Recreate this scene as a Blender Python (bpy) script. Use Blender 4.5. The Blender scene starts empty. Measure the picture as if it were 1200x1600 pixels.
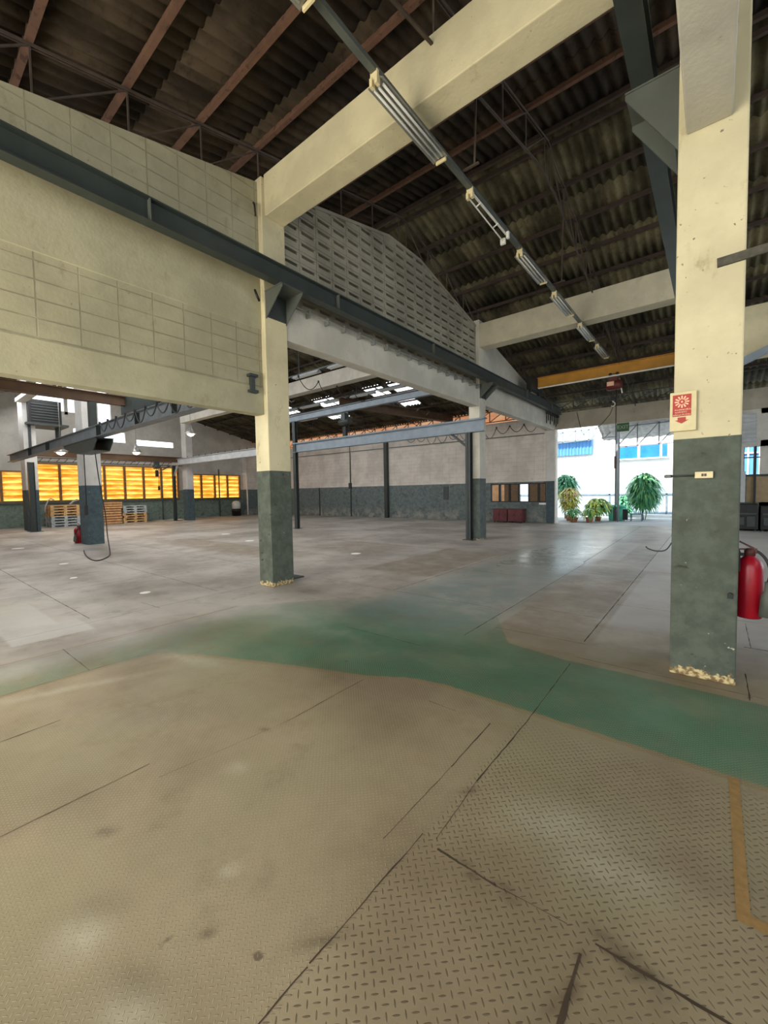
import bpy, bmesh, math, random
from mathutils import Vector, Matrix
random.seed(7)
SC = bpy.context.scene
COL = SC.collection
PI = math.pi

# ------------------------------------------------------------------ camera
AX = ((0.77919611, 0.01714268, -0.62654573), (0.62655429, -0.0481406, 0.77788959), (-0.01682718, -0.99869345, -0.04825179))
F, CH = 640.71, 1.5
def ray(px, py):
    v = (px - 600, py - 800, F)
    return Vector([sum(a * b for a, b in zip(r, v)) for r in AX])
def onx(px, py, X):
    r = ray(px, py); return Vector((0, 0, CH)) + r * (X / r.x)
def ony(px, py, Y):
    r = ray(px, py); return Vector((0, 0, CH)) + r * (Y / r.y)
def onz(px, py, Z=0.0):
    r = ray(px, py); return Vector((0, 0, CH)) + r * ((Z - CH) / r.z)
cam = bpy.data.cameras.new('camera'); co = bpy.data.objects.new('camera', cam); COL.objects.link(co)
R = Vector([r[0] for r in AX]).normalized(); B = -Vector([r[2] for r in AX]).normalized(); U = B.cross(R).normalized()
R = U.cross(B)
co.matrix_world = Matrix(((R.x, U.x, B.x, 0), (R.y, U.y, B.y, 0), (R.z, U.z, B.z, CH), (0, 0, 0, 1)))
cam.sensor_fit = 'VERTICAL'; cam.sensor_height = 36; cam.sensor_width = 36; cam.lens = F / 1600 * 36
cam.clip_end = 500; cam.clip_start = 0.05
SC.camera = co

# ------------------------------------------------------------------ colour + material helpers
def lin(c):
    return tuple(((v / 255) / 12.92 if v / 255 <= .04045 else ((v / 255 + .055) / 1.055) ** 2.4) for v in c) + (1,)
class NT:
    def __init__(s, name):
        s.m = bpy.data.materials.new(name); s.m.use_nodes = True
        s.t = s.m.node_tree; s.t.nodes.clear()
        s.out = s.t.nodes.new('ShaderNodeOutputMaterial'); s.b = s.t.nodes.new('ShaderNodeBsdfPrincipled')
        s.t.links.new(s.b.outputs[0], s.out.inputs[0])
        s.pos = s.t.nodes.new('ShaderNodeNewGeometry').outputs['Position']
    def n(s, k, **kw):
        x = s.t.nodes.new(k)
        for a, b in kw.items(): setattr(x, a, b)
        return x
    def set(s, sock, v):
        if hasattr(v, 'is_output') or isinstance(v, bpy.types.NodeSocket): s.t.links.new(v, sock)
        else: sock.default_value = v
    def math(s, op, a, b=0.0, c=0.0, clamp=False):
        x = s.n('ShaderNodeMath', operation=op, use_clamp=clamp)
        s.set(x.inputs[0], a); s.set(x.inputs[1], b); s.set(x.inputs[2], c)
        return x.outputs[0]
    def noise(s, scale, detail=4, rough=.55, stretch=None, off=None):
        src = s.pos
        if stretch or off:
            mp = s.n('ShaderNodeMapping'); s.t.links.new(src, mp.inputs[0])
            if stretch: mp.inputs['Scale'].default_value = stretch
            if off: mp.inputs['Location'].default_value = off
            src = mp.outputs[0]
        x = s.n('ShaderNodeTexNoise'); s.t.links.new(src, x.inputs['Vector'])
        x.inputs['Scale'].default_value = scale; x.inputs['Detail'].default_value = detail; x.inputs['Roughness'].default_value = rough
        return x.outputs['Fac']
    def ramp(s, f, a, b, va=0.0, vb=1.0):
        x = s.n('ShaderNodeMapRange'); x.clamp = True; x.interpolation_type = 'SMOOTHSTEP'
        s.set(x.inputs[0], f); x.inputs[1].default_value = a; x.inputs[2].default_value = b
        x.inputs[3].default_value = va; x.inputs[4].default_value = vb
        return x.outputs[0]
    def mix(s, f, a, b, mode='MIX'):
        x = s.n('ShaderNodeMix', data_type='RGBA', blend_type=mode)
        s.set(x.inputs[0], f); s.set(x.inputs[6], a); s.set(x.inputs[7], b)
        return x.outputs[2]
    def xyz(s):
        x = s.n('ShaderNodeSeparateXYZ'); s.t.links.new(s.pos, x.inputs[0]); return x.outputs
    def attr(s, name):
        x = s.n('ShaderNodeAttribute', attribute_name=name); return x.outputs['Fac']
    def bump(s, h, dist=.01, strength=.5):
        x = s.n('ShaderNodeBump'); x.inputs['Strength'].default_value = strength; x.inputs['Distance'].default_value = dist
        s.t.links.new(h, x.inputs['Height']); s.t.links.new(x.outputs[0], s.b.inputs['Normal'])
    def fin(s, col, rough=.8, metal=0.0, spec=None):
        s.set(s.b.inputs['Base Color'], col); s.set(s.b.inputs['Roughness'], rough); s.b.inputs['Metallic'].default_value = metal
        if spec is not None: s.b.inputs['Specular IOR Level'].default_value = spec
        return s.m

def simple(name, c, rough=.7, metal=0.0, var=.18, scale=6, bump=0.0, rust=None, spec=None):
    """Base colour broken up by noise; optional rust/dirt blotches."""
    t = NT(name); c = lin(c)
    n = t.noise(scale, 5)
    dark = tuple(v * (1 - var) for v in c[:3]) + (1,); lite = tuple(min(1, v * (1 + var)) for v in c[:3]) + (1,)
    col = t.mix(t.ramp(n, .3, .7), dark, lite)
    if rust:
        col = t.mix(t.ramp(t.noise(scale * 1.7, 6, .65, off=(3, 8, 1)), .56, .66, 0, .85), col, lin(rust))
    if bump: t.bump(t.noise(scale * 8, 4), bump, .6)
    return t.fin(col, rough, metal, spec)

CREAM, GREEN = (214, 203, 166), (82, 89, 78)
def painted(name, upper, lower=None, split=1.87, peel=0.0, blocks=None, rough=.85, dirt=.5, mottle=.10, pier=False, low_dirt=False):
    """Wall and column paint: upper colour, dado colour under the split line, grime, peeling foot, block joints."""
    t = NT(name); X, Y, Z = t.xyz()
    up = lin(upper)
    n1 = t.noise(1.3, 5, .6); n2 = t.noise(7, 6, .65)
    up_d = tuple(v * (1 - mottle * 2) for v in up[:3]) + (1,)
    col = t.mix(t.ramp(n1, .35, .65), up_d, up)
    # grime blotches and specks, with their own shape
    grime = t.ramp(t.noise(4.5, 8, .7, stretch=(1, 1, .55), off=(5, 2, 7)), .57, .72, 0, dirt)
    col = t.mix(grime, col, tuple(v * c for v, c in zip(up[:3], (.52, .47, .38))) + (1,))
    specks = t.ramp(t.noise(22, 3, .5, off=(1, 9, 4)), .70, .75, 0, dirt)
    col = t.mix(specks, col, lin((70, 60, 48)))
    if blocks:
        ax, bw, bh, msz = blocks
        cv = t.n('ShaderNodeCombineXYZ')
        t.t.links.new(Y if ax == 'y' else X, cv.inputs[0]); t.t.links.new(Z, cv.inputs[1])
        br = t.n('ShaderNodeTexBrick', offset=0.0, squash=1.0); t.t.links.new(cv.outputs[0], br.inputs['Vector'])
        br.inputs['Scale'].default_value = 1; br.inputs['Mortar Size'].default_value = msz
        br.inputs['Mortar Smooth'].default_value = .3; br.inputs['Brick Width'].default_value = bw; br.inputs['Row Height'].default_value = bh
        f = br.outputs['Fac']
        msk = t.math('MULTIPLY', f, t.ramp(t.noise(3, 4), .35, .6, .15, .8))
        col = t.mix(msk, col, tuple(v * .55 for v in up[:3]) + (1,))
    if lower:
        lo = lin(lower)
        lcol = t.mix(t.ramp(n2, .35, .65), tuple(v * .78 for v in lo[:3]) + (1,), tuple(v * 1.15 for v in lo[:3]) + (1,))
        sc = t.ramp(t.noise(3.2, 8, .72, off=(9, 1, 3)), .53, .68, 0, .65)
        lcol = t.mix(sc, lcol, lin((66, 68, 60)))
        sm = t.ramp(t.noise(6, 3, .5, stretch=(1, 1, 1.8), off=(3, 3, 8)), .66, .74, 0, .8)
        lcol = t.mix(sm, lcol, lin((44, 44, 38)))
        sc2 = t.ramp(t.noise(9, 6, .6, off=(2, 7, 5)), .69, .72, 0, .8)
        lcol = t.mix(sc2, lcol, lin((190, 186, 168)))
        if low_dirt:
            ld = t.math('MULTIPLY', t.ramp(Z, .15, .75, 1, 0), t.ramp(t.noise(1.8, 6, .65), .42, .62))
            lcol = t.mix(ld, lcol, lin((150, 146, 136)))
        wob = t.math('MULTIPLY', t.noise(2.0, 2), .02)
        edge = t.ramp(t.math('ADD', Z, wob), split + .005, split + .012, 1, 0)
        col = t.mix(edge, col, lcol)
    if peel:
        h = t.math('MULTIPLY_ADD', t.noise(16, 6, .7), -.26, Z)
        pe = t.ramp(h, peel - .20, peel - .19, 1, 0)
        pc = t.mix(t.ramp(t.noise(30, 4), .4, .6), lin((205, 188, 140)), lin((120, 98, 66)))
        col = t.mix(pe, col, pc)
    h = t.noise(25, 5, .6)
    if blocks:
        h = t.math('MULTIPLY_ADD', f, -1.2, t.math('MULTIPLY', h, .35)); t.bump(h, .012, .35 if lower else .6)
    else:
        t.bump(h, .006, .45)
    return t.fin(col, rough)

M = {}
M['column'] = painted('cream_and_green_column_paint', CREAM, GREEN, 1.875, .13, dirt=.75)
M['column_blue'] = painted('grey_white_and_green_column_paint', (205, 202, 196), (68, 83, 88), 1.87, 0, dirt=.4)
M['column_door_lit'] = painted('door_lit_column_paint', (210, 204, 188), (90, 98, 94), 1.87, .10, dirt=.5)  # greyer copy of the column paint, door light put into its colour
M['beam'] = painted('cream_beam_paint', CREAM, dirt=.35)
M['plaster'] = painted('dull_cream_wall_plaster', (178, 172, 143), dirt=.35)
M['beam_far'] = painted('faded_cream_beam_paint', (206, 197, 170), dirt=.35)
M['beam_grey'] = painted('off_white_beam_paint', (205, 200, 186), dirt=.35)
M['block'] = painted('cream_painted_block', (174, 168, 140), blocks=('y', .39, .2, .009), dirt=.45)
M['gable'] = painted('grey_vent_block', (160, 154, 136), dirt=.55, mottle=.16)
M['slot'] = simple('shaded_block_cavity', (42, 38, 32), .95, spec=.1)  # shade inside the block slots put into the colour
M['farwall'] = painted('far_wall_paint', (222, 212, 200), (104, 114, 112), 1.87, blocks=('x', .4, .2, .006), dirt=.4, low_dirt=True)
M['winwall'] = painted('window_wall_paint', (200, 196, 186), (118, 134, 122), 1.87, dirt=.35)
M['header'] = painted('header_paint', (176, 168, 150), dirt=.5)
M['steel'] = simple('grey_green_steel_paint', (84, 88, 82), .5, .0, .14, 3)
M['steel_dark'] = simple('dark_steel_paint', (50, 57, 54), .45, .0, .15, 4)
M['steel_blue'] = simple('blue_grey_steel_paint', (128, 140, 150), .45, .0, .12, 3)
M['steel_lite'] = simple('pale_grey_steel_paint', (176, 180, 182), .45, 0, .12, 3)
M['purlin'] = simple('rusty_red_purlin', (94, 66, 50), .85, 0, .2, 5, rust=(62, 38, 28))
M['purlin_shaded'] = simple('shaded_brown_purlin', (56, 42, 34), .85, 0, .2, 5)  # darker copy of the purlin colour, holds the far slope's shade
M['truss'] = simple('brown_grey_truss_steel', (74, 62, 54), .8, 0, .2, 8)
M['brown'] = simple('brown_crane_paint', (84, 60, 38), .6, 0, .15, 4)
M['yellow'] = simple('ochre_crane_paint', (190, 134, 40), .5, 0, .12, 3)
M['cable'] = simple('black_cable_rubber', (36, 36, 38), .6)
M['black'] = simple('black_iron', (26, 26, 26), .6)
M['pipe'] = simple('grey_conduit', (120, 122, 118), .5)
M['white'] = simple('white_enamel', (226, 224, 214), .45, var=.06)
M['ivory'] = simple('ivory_plastic', (222, 206, 160), .5, var=.06)
M['reflector'] = simple('grey_lamp_reflector', (150, 148, 140), .35, .4, .1)
M['tube'] = simple('unlit_glass_tube', (205, 205, 198), .25, var=.04)
M['red'] = simple('extinguisher_red', (150, 10, 30), .35, 0, .12, 12)
M['redbrown'] = simple('worn_red_lead_paint', (88, 44, 38), .6, 0, .25, 20)
M['maroon'] = simple('maroon_cabinet_paint', (104, 48, 48), .6, 0, .15, 5)
M['signred'] = simple('sign_red', (168, 42, 22), .5, 0, .1, 20)
M['signface'] = simple('sign_cream_face', (208, 194, 148), .5, 0, .06, 20)
M['signpink'] = simple('faded_sign_white', (246, 196, 160), .5, 0, .05, 20)
M['exitgreen'] = simple('exit_sign_green', (52, 92, 60), .5)
M['exittext'] = simple('exit_sign_letters', (150, 178, 140), .5)
M['wood'] = simple('pallet_wood', (206, 164, 112), .85, 0, .22, 9)
M['wood_grey'] = simple('weathered_white_pallet_wood', (176, 182, 180), .85, 0, .2, 9)
M['wood_red'] = simple('red_brown_crate_wood', (160, 92, 58), .85, 0, .2, 9)
M['board'] = simple('brown_shutter_board', (112, 90, 66), .8, 0, .15, 12)
M['tan'] = simple('tan_partition_board', (150, 130, 98), .8, 0, .1, 6)
M['machine'] = simple('black_machine_steel', (28, 26, 26), .5, .2, .3, 10)
M['disc_white'] = simple('flat_white_disc', (240, 240, 234), .5, 0, .04)
M['white_steel'] = simple('pale_outdoor_steel', (138, 144, 150), .5, 0, .06)
M['ext_wall'] = simple('white_outside_wall', (236, 238, 238), .9, 0, .04, 2)
M['ext_low'] = simple('pale_blue_grey_fence_panel', (176, 196, 214), .8, 0, .08, 3)
M['ext_trim'] = simple('grey_fence_rail', (110, 128, 142), .8)
M['ext_blue'] = simple('blue_sheet_metal', (84, 142, 200), .5, 0, .08, 3)
M['ext_glass'] = simple('blue_window_film', (40, 120, 190), .2, 0, .25, 1.2)
M['ext_ground'] = simple('outdoor_concrete', (176, 180, 182), .8, 0, .12, 2)
M['ext_roof'] = simple('grey_corrugated_canopy', (190, 184, 184), .8)
M['bin'] = simple('sea_green_plastic', (90, 196, 168), .45, 0, .06)
M['dark_gap'] = simple('dark_plastic', (30, 36, 38), .7)
M['terracotta'] = simple('terracotta', (176, 110, 78), .85)
M['soil'] = simple('soil', (60, 46, 36), .95)
M['leaf'] = simple('green_leaf', (112, 176, 112), .5, 0, .3, 5)
M['leaf_dark'] = simple('deep_green_leaf', (84, 160, 120), .5, 0, .3, 5)
M['leaf_lime'] = simple('lime_leaf', (200, 214, 96), .5, 0, .25, 8)
M['leaf_warm'] = simple('variegated_leaf', (206, 184, 130), .5, 0, .35, 14)
M['stem'] = simple('plant_stem', (110, 96, 66), .8)
M['peach'] = simple('sunlit_peach_panel', (232, 178, 132), .8, 0, .15, 3)

def translucent(name, c, c2, ax=1, diff=.25):
    t = NT(name)
    n = t.ramp(t.noise(1.4, 3, stretch=(1, 1, 5)), .35, .65)
    col = t.mix(n, lin(c), lin(c2))
    tr = t.n('ShaderNodeBsdfTranslucent'); t.t.links.new(col, tr.inputs[0])
    t.set(t.b.inputs['Base Color'], col); t.b.inputs['Roughness'].default_value = .5
    mx = t.n('ShaderNodeMixShader'); mx.inputs[0].default_value = 1 - diff
    t.t.links.new(t.b.outputs[0], mx.inputs[1]); t.t.links.new(tr.outputs[0], mx.inputs[2]); t.t.links.new(mx.outputs[0], t.out.inputs[0])
    return t.m
M['louvre'] = translucent('yellow_fibreglass_louvre', (236, 208, 146), (220, 176, 100), diff=.12)
M['skylight'] = translucent('milky_skylight_sheet', (235, 240, 245), (215, 222, 230), diff=.15)
M['peach_sheet'] = translucent('peach_sunlit_tone_sheet', (255, 226, 200), (250, 200, 165), diff=.15)  # stands in for a sunlit roof beyond the eaves gap, tone in the colour
def lampmat(name, c, s):
    t = NT(name); t.fin(lin(c), .4); t.b.inputs['Emission Color'].default_value = lin(c); t.b.inputs['Emission Strength'].default_value = s; return t.m
M['lit'] = lampmat('lit_lamp_glass', (255, 240, 205), 9)

# roof sheet: dark aged fibre cement; slope hue plus its shade in the colours
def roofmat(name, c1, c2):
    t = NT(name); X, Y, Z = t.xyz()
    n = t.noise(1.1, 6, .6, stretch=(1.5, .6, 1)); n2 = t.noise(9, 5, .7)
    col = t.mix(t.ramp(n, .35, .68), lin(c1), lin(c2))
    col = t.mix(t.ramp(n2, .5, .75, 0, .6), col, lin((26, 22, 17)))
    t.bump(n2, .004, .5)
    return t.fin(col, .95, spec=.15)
M['roof'] = roofmat('brown_shaded_roof_sheet', (36, 30, 24), (74, 63, 50))
M['roof_olive_lit'] = roofmat('olive_grey_lit_roof_sheet', (54, 50, 38), (108, 101, 77))

# ------------------------------------------------------------------ mesh helpers
class MB:
    def __init__(s): s.v = []; s.f = []; s.sm = []; s.mi = []
    def add(s, vs, fs, smooth=False, mi=0):
        o = len(s.v); s.v += [tuple(v) for v in vs]; s.f += [tuple(i + o for i in f) for f in fs]; s.sm += [smooth] * len(fs); s.mi += [mi] * len(fs)
        return s
    def box(s, x0, x1, y0, y1, z0, z1, mi=0):
        x0, x1 = min(x0, x1), max(x0, x1); y0, y1 = min(y0, y1), max(y0, y1); z0, z1 = min(z0, z1), max(z0, z1)
        return s.add([(x0, y0, z0), (x1, y0, z0), (x1, y1, z0), (x0, y1, z0), (x0, y0, z1), (x1, y0, z1), (x1, y1, z1), (x0, y1, z1)],
                     [(0, 3, 2, 1), (4, 5, 6, 7), (0, 1, 5, 4), (1, 2, 6, 5), (2, 3, 7, 6), (3, 0, 4, 7)], mi=mi)
    def bar(s, a, b, w, h=None, up=(0, 0, 1)):
        a, b = Vector(a), Vector(b); h = h or w; d = (b - a).normalized(); u = Vector(up)
        if abs(d.dot(u)) > .98: u = Vector((0, 1, 0))
        sd = d.cross(u).normalized() * (w / 2); uu = sd.cross(d).normalized() * (h / 2)
        vs = [p + q for p in (a, b) for q in (-sd - uu, sd - uu, sd + uu, -sd + uu)]
        return s.add(vs, [(0, 1, 2, 3), (7, 6, 5, 4), (0, 4, 5, 1), (1, 5, 6, 2), (2, 6, 7, 3), (3, 7, 4, 0)])
    def ring(s, pts_r, n=12, smooth=True, cap=True):
        """tube through [(point, radius)]"""
        P = [Vector(p) for p, r in pts_r]; m = len(P); vs = []; fs = []; pu = None
        for i in range(m):
            d = (P[min(i + 1, m - 1)] - P[max(i - 1, 0)])
            d = d.normalized() if d.length > 1e-9 else Vector((0, 0, 1))
            u = pu if pu is not None else (Vector((0, 0, 1)) if abs(d.z) < .9 else Vector((1, 0, 0)))
            a = d.cross(u)
            if a.length < 1e-4: a = d.cross(Vector((0, 1, 0)))
            a.normalize(); b = a.cross(d).normalized(); pu = b
            for k in range(n):
                t = 2 * PI * k / n; vs.append(P[i] + (a * math.cos(t) + b * math.sin(t)) * pts_r[i][1])
        for i in range(m - 1):
            for k in range(n):
                k2 = (k + 1) % n; fs.append((i * n + k, (i + 1) * n + k, (i + 1) * n + k2, i * n + k2))
        s.add(vs, fs, smooth)
        if cap:
            o = len(s.v) - len(vs)
            s.f.append(tuple(o + k for k in range(n))); s.f.append(tuple(o + (m - 1) * n + k for k in reversed(range(n)))); s.sm += [False, False]; s.mi += [0, 0]
        return s
    def tube(s, pts, r, n=8): return s.ring([(p, r) for p in pts], n)
    def lathe(s, c, prof, n=20):
        """prof: (radius, z) pairs, axis vertical"""
        return s.ring([(Vector(c) + Vector((0, 0, z)), max(r, 1e-4)) for r, z in prof], n)
    def prism(s, poly, axis, a0, a1, mi=0):
        """poly of 2D points extruded along axis ('x','y','z')"""
        def P(p, a): return {'x': (a, p[0], p[1]), 'y': (p[0], a, p[1]), 'z': (p[0], p[1], a)}[axis]
        n = len(poly); vs = [P(p, a0) for p in poly] + [P(p, a1) for p in poly]
        fs = [tuple(range(n)), tuple(reversed(range(n, 2 * n)))] + [(i, i + n, (i + 1) % n + n, (i + 1) % n) for i in range(n)]
        return s.add(vs, fs, mi=mi)
    def hbeam(s, a, b, w, h, t=.012):
        """H section: flanges horizontal"""
        a, b = Vector(a), Vector(b); up = Vector((0, 0, 1))
        s.bar(a + up * (h / 2 - t / 2), b + up * (h / 2 - t / 2), w, t); s.bar(a - up * (h / 2 - t / 2), b - up * (h / 2 - t / 2), w, t)
        return s.bar(a, b, t, h - 2 * t)
    def build(s, name, mat, parent=None, origin=None, bevel=0.0, norm=True):
        me = bpy.data.meshes.new(name)
        if parent is not None: o0 = Vector(parent['_o'])
        else: o0 = Vector(origin) if origin is not None else Vector((sum(v[0] for v in s.v) / len(s.v), sum(v[1] for v in s.v) / len(s.v), min(v[2] for v in s.v)))
        me.from_pydata([tuple(Vector(v) - o0) for v in s.v], [], s.f)
        mats = mat if isinstance(mat, (list, tuple)) else [mat]
        for m_ in mats: me.materials.append(m_)
        me.polygons.foreach_set('use_smooth', s.sm); me.polygons.foreach_set('material_index', s.mi)
        if norm:
            bm = bmesh.new(); bm.from_mesh(me); bmesh.ops.recalc_face_normals(bm, faces=bm.faces); bm.to_mesh(me); bm.free()
        ob = bpy.data.objects.new(name, me); COL.objects.link(ob)
        if parent is None: ob.location = o0
        else: ob.parent = parent
        ob['_o'] = tuple(o0)
        if bevel:
            md = ob.modifiers.new('bevel', 'BEVEL'); md.width = bevel; md.segments = 2; md.limit_method = 'ANGLE'
        return ob
ALL = []
def tag(o, label, cat, group=None, kind=None):
    o['label'] = label; o['category'] = cat
    if group: o['group'] = group
    if kind: o['kind'] = kind
    return o
def struct(o): o['kind'] = 'structure'; return o
def thing(name, label, cat, loc, group=None):
    o = bpy.data.objects.new(name, None); COL.objects.link(o); o.location = loc; o.empty_display_size = .2; o['_o'] = tuple(loc)
    return tag(o, label, cat, group)
def dup(root, delta, label=None, group=None, rotz=0.0):
    def cp(o, par):
        c = o.copy(); COL.objects.link(c)
        if par: c.parent = par
        for ch in list(o.children): cp(ch, c)
        return c
    r = cp(root, None); r.location = root.location + Vector(delta); r.rotation_euler.z += rotz
    if label: r['label'] = label
    if group: r['group'] = group
    return r

# ------------------------------------------------------------------ geometry constants (metres)
XC0, XC1 = -5.85, -5.5            # left column line of the crane bay
Y1a, Y1b = 3.95, 4.38; Y2a, Y2b = 11.45, 11.88; YF = 18.9
XB0, XB1 = -0.26, 0.15            # right column
XW = -27.5
def roof(y): return 7.85 - .228 * abs(y - 7.9)
YN = -3.2

# ------------------------------------------------------------------ floor with painted zones stored as attributes
def axis_grid(lo, fa, fb, hi, fine, coarse):
    g = []; x = lo
    while x < hi - 1e-6:
        g.append(x); x += fine if fa <= x < fb else coarse
    g.append(hi); return g
gx = axis_grid(-28.0, -6.0, 1.0, 6.5, .034, .35); gy = axis_grid(YN - .3, -.2, 4.6, 19.2, .034, .3)
path = [(-4.95, -3.4), (-4.2, -3.4), (-4.2, 1.05), (-4.12, 1.62), (-3.75, 1.86), (-3.2, 2.09), (-2.6, 2.32), (-2.2, 2.46), (-1.85, 2.66), (-1.6, 2.71), (1.4, 2.72), (6.5, 2.72), (6.5, 3.8), (-1.0, 3.74),
        (-1.55, 3.84), (-2.0, 4.6), (-2.1, 6.0), (-3.55, 6.0), (-3.75, 4.4), (-4.4, 3.75), (-4.95, 3.0)]
def sdf(poly, x, y):
    d = 1e9; ins = False; n = len(poly)
    for i in range(n):
        ax, ay = poly[i]; bx, by = poly[(i + 1) % n]
        ex, ey = bx - ax, by - ay; t = ((x - ax) * ex + (y - ay) * ey) / (ex * ex + ey * ey); t = max(0, min(1, t))
        d = min(d, math.hypot(x - ax - ex * t, y - ay - ey * t))
        if (ay > y) != (by > y) and x < (bx - ax) * (y - ay) / (by - ay) + ax: ins = not ins
    return -d if ins else d
def ss(a, b, v):
    t = max(0, min(1, (v - a) / (b - a))); return t * t * (3 - 2 * t)
verts = []; A = {k: [] for k in ('path_sdf', 'lane', 'chk', 'dash', 'brown', 'pale')}
brown_rects = [(-2.0, -1.0, 5.2, 7.9), (-5.4, -3.9, 6.0, 9.2), (-1.85, -.9, 3.95, 5.2), (-9.0, -6.6, 7.4, 9.4), (-14, -7.5, 5.6, 6.8)]
pale_rects = [(-.9, .6, 5.0, 6.0), (-.9, 2.5, 6.1, 8.5), (-1.0, 6.0, 8.6, 18.9), (-6.2, -5.5, .8, 1.5), (-7.4, -6.1, .4, 1.3), (-3.6, -1.5, 9.5, 13)]
for y in gy:
    for x in gx:
        verts.append((x, y, 0))
        near = -5.4 < x < 1.7 and y < 4.4
        A['path_sdf'].append(sdf(path, x, y) if -8 < x and y < 8 else 2.0)
        ln = ss(-4.0, -3.3, x) * (1 - ss(-2.3, -1.7, x)) * ss(3.2, 4.2, y) * (1 - ss(7.0, 17.0, y) * .6)
        A['lane'].append(ln)
        A['chk'].append(1 - ss(3.6, 5.2, y) if x > -1.6 else max((1 - ss(2.5, 3.2, y)) * ss(-4.75, -4.3, x), (1 - ss(3.6, 5.2, y)) * ss(-2.4, -1.6, x)))
        A['dash'].append(ss(-1.0, -.96, x) * (1 - ss(2.55, 2.7, y)) * (1 if y < 2.7 else 0))
        A['brown'].append(max([1.0 if (a < x < b and c < y < d) else 0.0 for a, b, c, d in brown_rects]))
        A['pale'].append(max([1.0 if (a < x < b and c < y < d) else 0.0 for a, b, c, d in pale_rects]))
A['stain'] = []; A['bleach'] = []
ST = []
for px, py, ra, rb, ang, st in [(165, 1300, .035, .022, .6, .9), (323, 1456, .022, .014, 1.2, .9), (515, 1465, .07, .014, .86, .9), (412, 1140, .03, .02, .3, .7), (735, 1235, .05, .014, .95, .8), (735, 1362, .07, .016, -.55, .75),
                                 (790, 1392, .06, .018, -.5, .7), (965, 1492, .09, .020, -.5, .9), (1010, 1520, .07, .016, -.5, .9), (885, 1555, .08, .014, 1.25, .85), (900, 1500, .04, .012, 1.3, .8), (210, 1540, .09, .06, .4, .45), (160, 1420, .09, .05, .8, .3), (500, 1000, .3, .16, .1, .3), (520, 1050, .35, .12, -.1, .35), (250, 1110, .5, .22, .5, .35), (660, 1010, .25, .15, .2, .25), (1060, 1030, .3, .1, 0, .5), (480, 925, .25, .12, 0, .4)]:
    p = onz(px, py); ST.append((p.x, p.y, ra, rb, ang, st))
BL = []
for px, py, ra, rb, ang, st in [(125, 1465, .08, .06, .3, .6), (200, 1590, .09, .05, .3, .5), (360, 1360, .03, .03, 0, .5), (370, 1200, .05, .04, 0, .4), (880, 1290, .25, .12, .3, .4), (950, 1360, .2, .1, .3, .35), (90, 1080, .6, .05, 1.2, .4), (300, 1030, .35, .08, .2, .35), (10, 955, .5, .3, 0, .5)]:
    p = onz(px, py); BL.append((p.x, p.y, ra, rb, ang, st))
def blobs(L, x, y):
    v = 0
    for bx, by, ra, rb, an, st in L:
        dx, dy = x - bx, y - by
        if abs(dx) > 3 * ra or abs(dy) > 3 * ra: continue
        c, s_ = math.cos(an + 0), math.sin(an + 0); a = (dx * c + dy * s_) / ra; b = (-dx * s_ + dy * c) / rb
        v = max(v, st * math.exp(-(a * a + b * b) * .8))
    return v
for y in gy:
    for x in gx: A['stain'].append(blobs(ST, x, y)); A['bleach'].append(blobs(BL, x, y))
nx = len(gx)
faces = [(j * nx + i, j * nx + i + 1, (j + 1) * nx + i + 1, (j + 1) * nx + i) for j in range(len(gy) - 1) for i in range(nx - 1)]
me = bpy.data.meshes.new('floor'); me.from_pydata(verts, [], faces)
for k, v in A.items():
    a = me.attributes.new(k, 'FLOAT', 'POINT'); a.data.foreach_set('value', v)
floor = bpy.data.objects.new('floor', me); COL.objects.link(floor); struct(floor)

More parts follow.
